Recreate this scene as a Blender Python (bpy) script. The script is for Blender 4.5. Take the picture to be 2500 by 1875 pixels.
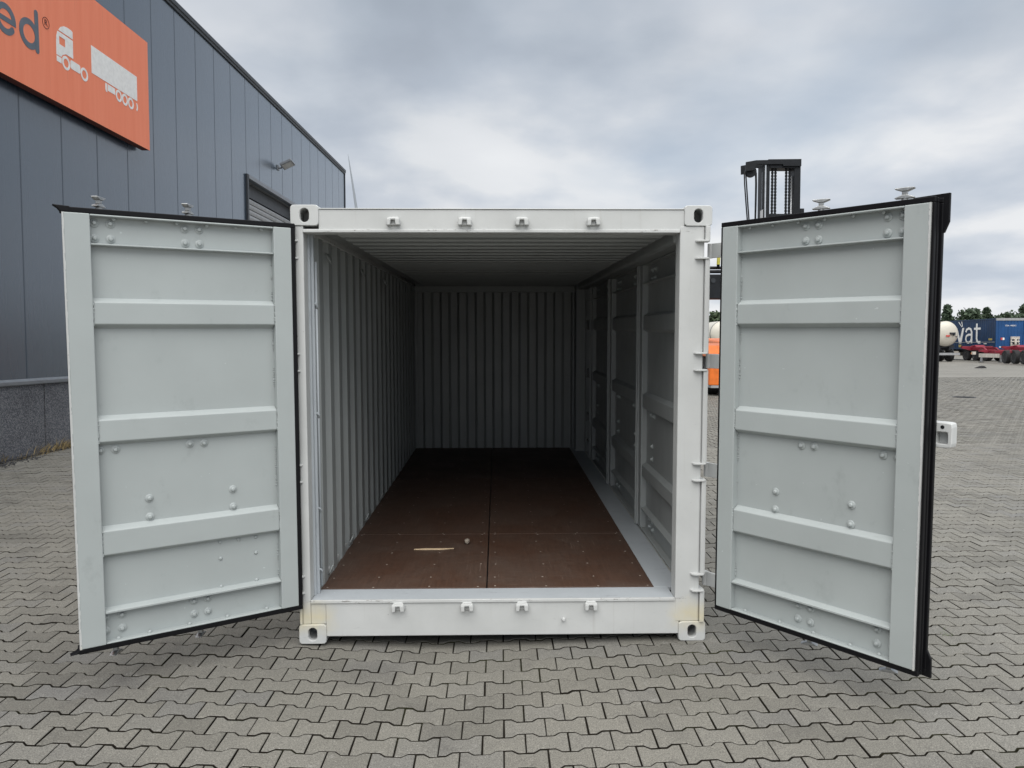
import bpy, math, random
import numpy as np
from mathutils import Vector, Matrix, Euler

for o in list(bpy.data.objects):
    bpy.data.objects.remove(o, do_unlink=True)
R = math.radians
random.seed(7)
sc = bpy.context.scene
COL = sc.collection

# ------------------------------------------------------------------ camera
cam = bpy.data.cameras.new('camera')
cam.sensor_fit = 'HORIZONTAL'
cam.sensor_width = 36.0
cam.lens = 27.165
cam.clip_start = 0.05
cam.clip_end = 6000
camo = bpy.data.objects.new('camera', cam)
COL.objects.link(camo)
_r = Vector((0.9998879, -0.01487923, -0.00167121))
_f = Vector((0.01478405, 0.99878115, -0.0470918))
_u = _r.cross(_f)
camo.matrix_world = Matrix(((_r.x, _u.x, -_f.x, -0.01235), (_r.y, _u.y, -_f.y, -4.56933),
                            (_r.z, _u.z, -_f.z, 1.76884), (0, 0, 0, 1)))
sc.camera = camo

# ------------------------------------------------------------------ sky
SUN_EL, SUN_AZ = 64.0, 188.0          # azimuth clockwise from +Y: behind the camera
world = bpy.data.worlds.new('World')
sc.world = world
world.use_nodes = True
wn, wl = world.node_tree.nodes, world.node_tree.links
wn.clear()


def nd(nodes, t, **kw):
    n = nodes.new(t)
    for k, v in kw.items():
        setattr(n, k, v)
    return n


def wmath(op, a, b=None):
    n = nd(wn, 'ShaderNodeMath', operation=op)
    for i, s in enumerate((a, b)):
        if s is None:
            continue
        if isinstance(s, (int, float)):
            n.inputs[i].default_value = s
        else:
            wl.new(s, n.inputs[i])
    return n.outputs[0]


def ramp(nodes, links, fac, stops):
    n = nodes.new('ShaderNodeValToRGB')
    e = n.color_ramp.elements
    while len(e) > 1:
        e.remove(e[-1])
    for i, (p, c) in enumerate(stops):
        el = e[0] if i == 0 else e.new(p)
        el.position = p
        el.color = (c, c, c, 1) if isinstance(c, (int, float)) else (*c, 1)
    links.new(fac, n.inputs[0])
    return n.outputs[0]


def wmix(fac, a, b, blend='MIX'):
    n = nd(wn, 'ShaderNodeMix', data_type='RGBA', blend_type=blend)
    for i, s in ((0, fac), (6, a), (7, b)):
        if isinstance(s, (int, float)):
            n.inputs[i].default_value = s
        elif isinstance(s, tuple):
            n.inputs[i].default_value = (*s, 1)
        else:
            wl.new(s, n.inputs[i])
    return n.outputs[2]


sky = nd(wn, 'ShaderNodeTexSky', sky_type='NISHITA', sun_disc=False)
sky.sun_elevation = R(SUN_EL)
sky.sun_rotation = R(SUN_AZ)
sky.air_density, sky.dust_density, sky.ozone_density = 1.2, 2.0, 1.0
skyb = wmix(1.0, sky.outputs[0], (0.085, 0.085, 0.085), 'MULTIPLY')
tc = nd(wn, 'ShaderNodeTexCoord')
sep = nd(wn, 'ShaderNodeSeparateXYZ')
wl.new(tc.outputs['Generated'], sep.inputs[0])
zc = wmath('MAXIMUM', sep.outputs[2], 0.0)
den = wmath('ADD', zc, 0.22)
cmb = nd(wn, 'ShaderNodeCombineXYZ')
wl.new(wmath('DIVIDE', sep.outputs[0], den), cmb.inputs[0])
wl.new(wmath('DIVIDE', sep.outputs[1], den), cmb.inputs[1])


def wnoise(scale, detail, rough, off, dist=0.0):
    mp = nd(wn, 'ShaderNodeMapping')
    mp.inputs['Location'].default_value = off
    mp.inputs['Scale'].default_value = (1.0, 0.9, 1.0)
    wl.new(cmb.outputs[0], mp.inputs['Vector'])
    n = nd(wn, 'ShaderNodeTexNoise')
    n.inputs['Scale'].default_value = scale
    n.inputs['Detail'].default_value = detail
    n.inputs['Roughness'].default_value = rough
    n.inputs['Distortion'].default_value = dist
    wl.new(mp.outputs[0], n.inputs['Vector'])
    return n.outputs['Fac']


n_big = wnoise(0.9, 5, 0.45, (3.1, 1.7, 0.0), 0.15)
n_mid = wnoise(2.0, 6, 0.47, (7.3, 4.2, 2.0), 0.12)
n_gap = wnoise(1.0, 5, 0.5, (12.6, 9.4, 5.0), 0.4)
grey = wmath('ADD', wmath('MULTIPLY', n_big, 0.5), wmath('MULTIPLY', n_mid, 0.5))
cloud = ramp(wn, wl, grey, [(0.36, (0.31, 0.355, 0.42)), (0.455, (0.415, 0.47, 0.545)), (0.54, (0.54, 0.585, 0.655)), (0.66, (0.74, 0.77, 0.815))])
low = ramp(wn, wl, zc, [(0.0, 1.0), (0.13, 0.95), (0.26, 0.72), (0.40, 0.12), (0.60, 0.0)])
lowc = ramp(wn, wl, n_mid, [(0.38, (0.62, 0.68, 0.77)), (0.50, (0.77, 0.81, 0.87)), (0.60, (0.98, 0.985, 0.99))])
cloud = wmix(wmath('MULTIPLY', low, 0.74), cloud, lowc)
gap = ramp(wn, wl, n_gap, [(0.52, 0.0), (0.68, 0.55)])
skyc = wmix(gap, cloud, wmix(0.72, skyb, (0.56, 0.66, 0.78)))
bg = nd(wn, 'ShaderNodeBackground')
bg.inputs['Strength'].default_value = 0.368
wl.new(skyc, bg.inputs['Color'])
wo = nd(wn, 'ShaderNodeOutputWorld')
wl.new(bg.outputs[0], wo.inputs['Surface'])

# ------------------------------------------------------------------ sun (overcast)
sun = bpy.data.lights.new('sun', 'SUN')
sun.energy = 1.5
sun.angle = R(80)
sun.color = (1.0, 0.965, 0.92)
suno = bpy.data.objects.new('sun', sun)
COL.objects.link(suno)
sd = Vector((math.sin(R(SUN_AZ)) * math.cos(R(SUN_EL)), math.cos(R(SUN_AZ)) * math.cos(R(SUN_EL)), math.sin(R(SUN_EL))))
suno.rotation_euler = sd.to_track_quat('Z', 'Y').to_euler()
suno.location = (0, -10, 30)

# ------------------------------------------------------------------ exposure
vs = sc.view_settings
vs.view_transform = 'Standard'
vs.look = 'None'
vs.exposure = 1.42
vs.gamma = 1.0
sc.cycles.max_bounces = 4
sc.cycles.diffuse_bounces = 1
sc.cycles.glossy_bounces = 2
sc.cycles.use_denoising = True

# ================================================================== materials
MATS = {}


class NT:
    def __init__(s, name):
        s.m = bpy.data.materials.new(name)
        s.m.use_nodes = True
        s.n, s.l = s.m.node_tree.nodes, s.m.node_tree.links
        s.b = s.n['Principled BSDF']
        MATS[name] = s.m

    def set(s, k, v):
        if isinstance(v, (int, float)):
            s.b.inputs[k].default_value = v
        elif isinstance(v, tuple):
            s.b.inputs[k].default_value = (*v, 1) if len(v) == 3 else v
        else:
            s.l.new(v, s.b.inputs[k])

    def coord(s, kind='Object', obj=None):
        t = s.n.new('ShaderNodeTexCoord')
        if obj:
            t.object = obj
        return t.outputs[kind]

    def pos(s):
        return s.n.new('ShaderNodeNewGeometry').outputs['Position']

    def mapping(s, v, scale=(1, 1, 1), loc=(0, 0, 0), rot=(0, 0, 0)):
        m = s.n.new('ShaderNodeMapping')
        m.inputs['Scale'].default_value = scale
        m.inputs['Location'].default_value = loc
        m.inputs['Rotation'].default_value = rot
        s.l.new(v, m.inputs['Vector'])
        return m.outputs[0]

    def noise(s, v, scale, detail=4, rough=0.55, dist=0.0):
        t = s.n.new('ShaderNodeTexNoise')
        t.inputs['Scale'].default_value = scale
        t.inputs['Detail'].default_value = detail
        t.inputs['Roughness'].default_value = rough
        t.inputs['Distortion'].default_value = dist
        s.l.new(v, t.inputs['Vector'])
        return t.outputs['Fac']

    def voro(s, v, scale, feature='F1'):
        t = s.n.new('ShaderNodeTexVoronoi')
        t.feature = feature
        t.inputs['Scale'].default_value = scale
        s.l.new(v, t.inputs['Vector'])
        return t

    def ramp(s, fac, stops):
        return ramp(s.n, s.l, fac, stops)

    def math(s, op, a, b=None):
        n = s.n.new('ShaderNodeMath')
        n.operation = op
        for i, q in enumerate((a, b)):
            if q is None:
                continue
            if isinstance(q, (int, float)):
                n.inputs[i].default_value = q
            else:
                s.l.new(q, n.inputs[i])
        return n.outputs[0]

    def mix(s, fac, a, b, blend='MIX'):
        n = s.n.new('ShaderNodeMix')
        n.data_type = 'RGBA'
        n.blend_type = blend
        for i, q in ((0, fac), (6, a), (7, b)):
            if isinstance(q, (int, float)):
                n.inputs[i].default_value = q
            elif isinstance(q, tuple):
                n.inputs[i].default_value = (*q, 1)
            else:
                s.l.new(q, n.inputs[i])
        return n.outputs[2]

    def bump(s, h, strength=0.2, dist=0.01):
        n = s.n.new('ShaderNodeBump')
        n.inputs['Strength'].default_value = strength
        n.inputs['Distance'].default_value = dist
        s.l.new(h, n.inputs['Height'])
        s.l.new(n.outputs[0], s.b.inputs['Normal'])

    def sepxyz(s, v):
        n = s.n.new('ShaderNodeSeparateXYZ')
        s.l.new(v, n.inputs[0])
        return n.outputs


def simple(name, col, rough=0.5, metal=0.0, var=0.12, scale=6.0, bump=0.0, bscale=60, spec=0.5):
    t = NT(name)
    p = t.coord('Object')
    f = t.noise(p, scale, 5)
    lo = tuple(c * (1 - var) for c in col)
    hi = tuple(min(1, c * (1 + var)) for c in col)
    t.set('Base Color', t.ramp(f, [(0.3, lo), (0.7, hi)]))
    t.set('Roughness', rough)
    t.set('Metallic', metal)
    t.set('Specular IOR Level', spec)
    if bump:
        t.bump(t.noise(p, bscale, 3), bump, 0.004)
    return t.m


# container root first: white paint uses its coordinates for the overspray stains
CROOT = bpy.data.objects.new('shipping_container', None)


def white_paint():
    t = NT('white_paint')
    c = t.coord('Object', CROOT)
    blot = t.noise(c, 3.0, 5)
    col = t.ramp(blot, [(0.3, (0.56, 0.575, 0.565)), (0.7, (0.64, 0.655, 0.645))])
    st = t.noise(t.mapping(c, (34, 34, 0.9)), 1.0, 3, 0.6)
    st2 = t.noise(c, 2.3, 3)
    streak = t.math('MULTIPLY', t.ramp(st, [(0.60, 0.0), (0.72, 0.55)]), t.ramp(st2, [(0.42, 0.0), (0.62, 1.0)]))
    col = t.mix(streak, col, (0.50, 0.50, 0.475))
    x, y, z = t.sepxyz(c)
    ax = t.math('ABSOLUTE', x)
    wob = t.math('MULTIPLY', t.math('SUBTRACT', t.noise(c, 14, 3), 0.5), 0.10)
    mx = t.ramp(t.math('ADD', ax, wob), [(1.00, 0.0), (1.0, 0.0)])
    mx = t.math('MULTIPLY', t.math('SUBTRACT', t.math('ADD', ax, wob), 0.98), 9.0)
    mx = t.math('MINIMUM', t.math('MAXIMUM', mx, 0.0), 1.0)
    mz = t.math('SUBTRACT', 1.0, t.math('MULTIPLY', t.math('ABSOLUTE', t.math('SUBTRACT', t.math('ADD', z, wob), 0.16)), 8.5))
    mz = t.math('MAXIMUM', mz, 0.0)
    col = t.mix(t.math('MULTIPLY', t.math('MULTIPLY', mx, mz), 0.75), col, (0.70, 0.63, 0.42))
    spk = t.ramp(t.noise(c, 55, 4, 0.65), [(0.70, 0.0), (0.74, 1.0)])
    spk = t.math('MULTIPLY', spk, t.ramp(t.noise(c, 4.0, 2), [(0.5, 0.0), (0.62, 0.8)]))
    col = t.mix(spk, col, (0.16, 0.15, 0.14))
    # scraped edges: black chips and grey rub marks along the sill lip and the header lip
    e1 = t.math('MULTIPLY', t.math('ABSOLUTE', t.math('SUBTRACT', z, 0.256)), 55.0)
    e2 = t.math('MULTIPLY', t.math('ABSOLUTE', t.math('SUBTRACT', z, 2.444)), 70.0)
    edge = t.math('MAXIMUM', t.math('SUBTRACT', 1.0, t.math('MINIMUM', e1, e2)), 0.0)
    chip = t.ramp(t.noise(t.mapping(c, (22, 40, 90)), 1.0, 5, 0.7), [(0.56, 0.0), (0.62, 0.85)])
    chip = t.math('MULTIPLY', chip, t.ramp(t.noise(t.mapping(c, (3.2, 3, 3)), 1.0, 3), [(0.47, 0.0), (0.56, 1.0)]))
    col = t.mix(t.math('MULTIPLY', chip, edge), col, (0.13, 0.115, 0.10))
    rubm = t.ramp(t.noise(t.mapping(c, (5, 5, 16)), 1.3, 6, 0.7, 0.6), [(0.62, 0.0), (0.74, 0.4)])
    col = t.mix(rubm, col, (0.42, 0.43, 0.42))
    rust = t.ramp(t.noise(c, 17, 5, 0.7), [(0.715, 0.0), (0.745, 0.7)])
    col = t.mix(rust, col, (0.33, 0.22, 0.13))
    t.set('Base Color', col)
    t.set('Roughness', t.ramp(blot, [(0.3, 0.42), (0.7, 0.58)]))
    t.bump(t.math('ADD', t.noise(c, 7, 3), t.math('MULTIPLY', t.noise(c, 90, 2), 0.12)), 0.14, 0.01)
    return t.m


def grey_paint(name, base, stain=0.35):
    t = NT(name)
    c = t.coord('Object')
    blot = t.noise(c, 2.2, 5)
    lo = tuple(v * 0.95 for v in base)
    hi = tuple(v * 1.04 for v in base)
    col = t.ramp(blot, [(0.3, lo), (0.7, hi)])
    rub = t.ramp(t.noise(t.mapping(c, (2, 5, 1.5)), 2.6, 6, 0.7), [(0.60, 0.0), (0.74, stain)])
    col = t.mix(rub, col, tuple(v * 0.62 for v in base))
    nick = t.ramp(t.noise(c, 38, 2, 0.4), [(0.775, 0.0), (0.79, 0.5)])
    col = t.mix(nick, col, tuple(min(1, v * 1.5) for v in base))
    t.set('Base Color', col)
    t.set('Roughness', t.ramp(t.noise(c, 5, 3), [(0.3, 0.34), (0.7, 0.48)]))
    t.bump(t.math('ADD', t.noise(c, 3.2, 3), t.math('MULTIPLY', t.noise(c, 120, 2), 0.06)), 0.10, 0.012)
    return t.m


def plywood():
    t = NT('plywood')
    c = t.coord('Object', CROOT)
    grain = t.noise(t.mapping(c, (60, 4, 4)), 1.0, 6, 0.65)
    blot = t.noise(c, 2.4, 5, 0.6, 0.4)
    col = t.ramp(grain, [(0.3, (0.072, 0.038, 0.025)), (0.7, (0.114, 0.060, 0.039))])
    col = t.mix(t.ramp(blot, [(0.35, 0.0), (0.7, 0.55)]), col, (0.095, 0.070, 0.055))
    sc1 = t.noise(t.mapping(c, (3, 120, 1), rot=(0, 0, 0.35)), 1.0, 3, 0.7)
    sc2 = t.noise(t.mapping(c, (110, 3.2, 1), rot=(0, 0, -0.16)), 1.0, 3, 0.7)
    scr = t.math('MAXIMUM', t.ramp(sc1, [(0.64, 0.0), (0.70, 0.6)]), t.ramp(sc2, [(0.63, 0.0), (0.69, 0.6)]))
    scr = t.math('MULTIPLY', scr, t.ramp(t.noise(c, 2.6, 2), [(0.42, 0.0), (0.6, 1.0)]))
    col = t.mix(scr, col, (0.24, 0.18, 0.145))
    t.set('Base Color', col)
    t.set('Roughness', t.ramp(blot, [(0.3, 0.45), (0.7, 0.68)]))
    t.bump(grain, 0.06, 0.003)
    return t.m


def paver(name, per_object):
    t = NT(name)
    p = t.pos()
    if per_object:
        tone = t.n.new('ShaderNodeObjectInfo').outputs['Random']
    else:
        a = t.n.new('ShaderNodeAttribute')
        a.attribute_name = 'tone'
        tone = a.outputs['Fac']
    base = t.ramp(tone, [(0.0, (0.134, 0.129, 0.112)), (0.35, (0.170, 0.164, 0.143)), (0.7, (0.196, 0.189, 0.165)), (1.0, (0.166, 0.163, 0.152))])
    big = t.noise(p, 0.55, 4, 0.6, 0.3)
    base = t.mix(t.ramp(big, [(0.38, 0.0), (0.66, 0.55)]), base, (0.225, 0.214, 0.184))
    dmp = t.noise(t.mapping(p, (1, 1, 1), (3.3, 8.1, 0)), 1.9, 5, 0.62, 0.5)
    base = t.mix(t.ramp(dmp, [(0.53, 0.0), (0.70, 0.42)]), base, (0.100, 0.096, 0.090))
    spot = t.noise(p, 5.5, 4, 0.6, 1.2)
    base = t.mix(t.ramp(spot, [(0.66, 0.0), (0.76, 0.5)]), base, (0.36, 0.35, 0.33))
    gr = t.noise(p, 170, 3, 0.85)
    base = t.mix(1.0, base, t.ramp(gr, [(0.30, 0.40), (0.5, 1.0), (0.70, 1.75)]), 'MULTIPLY')
    v = t.voro(p, 95)
    dots = t.math('MULTIPLY', t.ramp(v.outputs['Distance'], [(0.10, 1.0), (0.2, 0.0)]), t.ramp(t.sepxyz(v.outputs['Color'])[0], [(0.90, 0.0), (0.93, 0.8)]))
    base = t.mix(dots, base, (0.66, 0.64, 0.60))
    drk = t.math('MULTIPLY', t.ramp(v.outputs['Distance'], [(0.14, 1.0), (0.26, 0.0)]), t.ramp(t.sepxyz(v.outputs['Color'])[1], [(0.86, 0.0), (0.9, 0.75)]))
    base = t.mix(drk, base, (0.07, 0.065, 0.06))
    t.set('Base Color', base)
    t.set('Roughness', 0.72)
    t.set('Specular IOR Level', 0.5)
    t.bump(gr, 0.5, 0.0022)
    return t.m


def joint():
    t = NT('joint_sand')
    p = t.pos()
    f = t.noise(p, 90, 4, 0.7)
    col = t.ramp(f, [(0.3, (0.016, 0.014, 0.011)), (0.7, (0.045, 0.039, 0.030))])
    ms = t.noise(p, 1.3, 4, 0.6)
    col = t.mix(t.ramp(ms, [(0.52, 0.0), (0.68, 0.75)]), col, (0.062, 0.068, 0.030))
    t.set('Base Color', col)
    t.set('Roughness', 0.95)
    t.set('Specular IOR Level', 0.1)
    t.bump(f, 0.5, 0.004)
    return t.m


def far_paving():
    """Stones too far to tell apart: staggered rows of thin joints on stone colours lightened for grazing sheen."""
    t = NT('far_paving')
    p = t.pos()
    b = t.n.new('ShaderNodeTexBrick')
    b.offset = 0.5
    b.inputs['Color1'].default_value = (0.190, 0.181, 0.158, 1)  # paler than the near stones: grazing sheen put into the colour
    b.inputs['Color2'].default_value = (0.235, 0.224, 0.196, 1)
    b.inputs['Mortar'].default_value = (0.06, 0.055, 0.045, 1)
    b.inputs['Scale'].default_value = 1.0
    b.inputs['Mortar Size'].default_value = 0.010
    b.inputs['Brick Width'].default_value = 0.2
    b.inputs['Row Height'].default_value = 0.139
    t.l.new(p, b.inputs['Vector'])
    big = t.noise(p, 0.30, 5, 0.65, 0.4)
    col = t.mix(t.ramp(big, [(0.35, 0.0), (0.68, 0.6)]), b.outputs['Color'], (0.275, 0.262, 0.230))
    lane = t.noise(t.mapping(p, (0.05, 0.9, 1)), 1.0, 4, 0.6)
    col = t.mix(t.ramp(lane, [(0.58, 0.0), (0.74, 0.45)]), col, (0.17, 0.16, 0.15))
    t.set('Base Color', col)
    t.set('Roughness', 0.66)
    t.set('Specular IOR Level', 0.5)
    return t.m


def cladding():
    t = NT('cladding_grey')
    c = t.coord('Object')
    rib = t.n.new('ShaderNodeTexWave')
    rib.wave_type = 'BANDS'
    rib.bands_direction = 'Y'
    rib.inputs['Scale'].default_value = 14.0
    t.l.new(c, rib.inputs['Vector'])
    g = t.noise(t.mapping(c, (1, 60, 0.6)), 1.0, 3)
    blot = t.noise(c, 0.45, 4)
    rnd = t.n.new('ShaderNodeObjectInfo').outputs['Random']
    col = t.ramp(blot, [(0.3, (0.030, 0.044, 0.062)), (0.7, (0.040, 0.056, 0.076))])
    col = t.mix(t.math('MULTIPLY', rnd, 0.25), col, (0.030, 0.042, 0.057))
    drip = t.ramp(t.noise(t.mapping(c, (3, 22, 0.35)), 1.0, 2, 0.5), [(0.72, 0.0), (0.80, 0.25)])
    col = t.mix(drip, col, (0.13, 0.145, 0.16))
    t.set('Base Color', col)
    t.set('Roughness', t.ramp(g, [(0.3, 0.26), (0.7, 0.34)]))
    t.set('Specular IOR Level', 0.5)
    t.set('Coat Weight', 1.0)
    t.set('Coat Roughness', 0.22)
    t.set('Coat IOR', 1.7)
    t.set('Coat Tint', (0.80, 0.90, 1.0))
    t.bump(rib.outputs['Fac'], 0.10, 0.002)
    return t.m


def aggregate():
    t = NT('aggregate_concrete')
    c = t.coord('Object')
    v = t.voro(c, 95)
    col = t.mix(1.0, t.ramp(t.sepxyz(v.outputs['Color'])[0], [(0.1, (0.055, 0.060, 0.072)), (0.6, (0.12, 0.125, 0.14)), (0.95, (0.24, 0.24, 0.25))]),
                t.ramp(t.noise(c, 1.6, 4), [(0.3, 0.8), (0.7, 1.15)]), 'MULTIPLY')
    t.set('Base Color', col)
    t.set('Roughness', 0.8)
    t.bump(v.outputs['Distance'], 0.5, 0.006)
    return t.m


def sign_face():
    t = NT('sign_orange')
    c = t.coord('Object')
    drip = t.noise(t.mapping(c, (4, 9, 0.5)), 1.0, 5, 0.6)
    col = t.ramp(drip, [(0.3, (0.90, 0.225, 0.105)), (0.7, (0.95, 0.27, 0.14))])
    fade = t.noise(c, 130, 3, 0.7)
    col = t.mix(t.ramp(fade, [(0.4, 0.0), (0.75, 0.3)]), col, (0.92, 0.36, 0.23))
    drt = t.ramp(t.noise(t.mapping(c, (6, 30, 0.8)), 1.0, 3), [(0.66, 0.0), (0.74, 0.3)])
    col = t.mix(drt, col, (0.42, 0.14, 0.09))
    t.set('Base Color', col)
    t.set('Roughness', 0.55)
    return t.m


def foliage(name, a, b):
    t = NT(name)
    rnd = t.n.new('ShaderNodeNewGeometry')
    f = t.noise(t.pos(), 1.6, 3)
    col = t.ramp(f, [(0.3, a), (0.7, b)])
    t.set('Base Color', col)
    t.set('Roughness', 0.7)
    t.set('Specular IOR Level', 0.2)
    return t.m


white_paint()
plywood()
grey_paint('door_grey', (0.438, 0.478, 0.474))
grey_paint('inner_grey_shaded', (0.355, 0.378, 0.374))  # door paint darkened, the interior's shade put into its colour
grey_paint('threshold_grey', (0.50, 0.54, 0.57), 0.6)
paver('paver_single', True)
paver('paver_mass', False)
joint()
far_paving()
cladding()
aggregate()
sign_face()
simple('rubber', (0.008, 0.009, 0.011), 0.55, 0, 0.25, spec=0.3)
simple('gasket_dark', (0.0045, 0.0045, 0.006), 0.5, 0, 0.2, spec=0.25)
simple('galvanised', (0.42, 0.43, 0.43), 0.42, 0.85, 0.2, 25, 0.15)
simple('steel_trim', (0.20, 0.215, 0.235), 0.4, 0.3)
simple('screw_steel', (0.60, 0.52, 0.45), 0.5, 0.2)
simple('dark_steel', (0.035, 0.040, 0.046), 0.45, 0.3, 0.25)
simple('mast_black', (0.010, 0.012, 0.015), 0.5, 0.0, 0.25, spec=0.3)
simple('chrome', (0.62, 0.64, 0.66), 0.25, 0.7)
simple('machine_orange', (0.86, 0.20, 0.03), 0.38)
simple('tyre_black', (0.018, 0.018, 0.019), 0.85, 0, 0.3, 12, 0.2)
simple('rim_grey', (0.36, 0.36, 0.37), 0.5, 0.4)
simple('glass_dark', (0.02, 0.03, 0.035), 0.08, 0.0)
simple('sign_white', (0.86, 0.86, 0.84), 0.5, 0, 0.08, 14)
simple('sign_slate', (0.105, 0.135, 0.17), 0.5)
simple('sign_dark_edge', (0.12, 0.025, 0.018), 0.6)
simple('tank_cream', (0.60, 0.57, 0.49), 0.35, 0, 0.06, 1.5)
simple('blue_dark', (0.008, 0.034, 0.092), 0.45, 0, 0.2, 1.2)
simple('blue_bright', (0.008, 0.070, 0.215), 0.45, 0, 0.15, 1.2)
simple('label_red', (0.62, 0.09, 0.07), 0.5)
simple('label_yellow', (0.45, 0.34, 0.10), 0.5)
simple('frame_grey', (0.36, 0.37, 0.38), 0.55, 0.1)
simple('chassis_red', (0.22, 0.014, 0.030), 0.45, 0, 0.2, 3)
simple('chassis_cream', (0.62, 0.57, 0.50), 0.55, 0, 0.15, 3)
simple('lamp_amber', (0.80, 0.25, 0.02), 0.3)
simple('turbine_hazy', (0.28, 0.31, 0.34), 0.5, 0, 0.04)  # blue-grey tone carries distance haze in the colour
simple('bark', (0.075, 0.055, 0.04), 0.9, 0, 0.3, 8)
simple('raw_wood', (0.62, 0.47, 0.30), 0.7, 0, 0.15, 40)
simple('paper_scrap', (0.40, 0.35, 0.29), 0.8, 0, 0.35, 60)
simple('cloth_black', (0.02, 0.02, 0.022), 0.9, 0, 0.3, 20)
simple('dry_grass', (0.34, 0.26, 0.13), 0.85, 0, 0.4, 20)
simple('weed_green', (0.09, 0.13, 0.035), 0.8, 0, 0.4, 30)
simple('gravel_dark', (0.055, 0.055, 0.058), 0.9, 0, 0.5, 60)
simple('hose_yellow', (0.55, 0.50, 0.08), 0.6)
foliage('leaf_dark_hazy', (0.050, 0.074, 0.048), (0.085, 0.118, 0.074))  # leaf greens greyed and lightened: distance haze put into the colour
foliage('leaf_mid_hazy', (0.060, 0.086, 0.048), (0.102, 0.136, 0.078))
M = MATS


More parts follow.
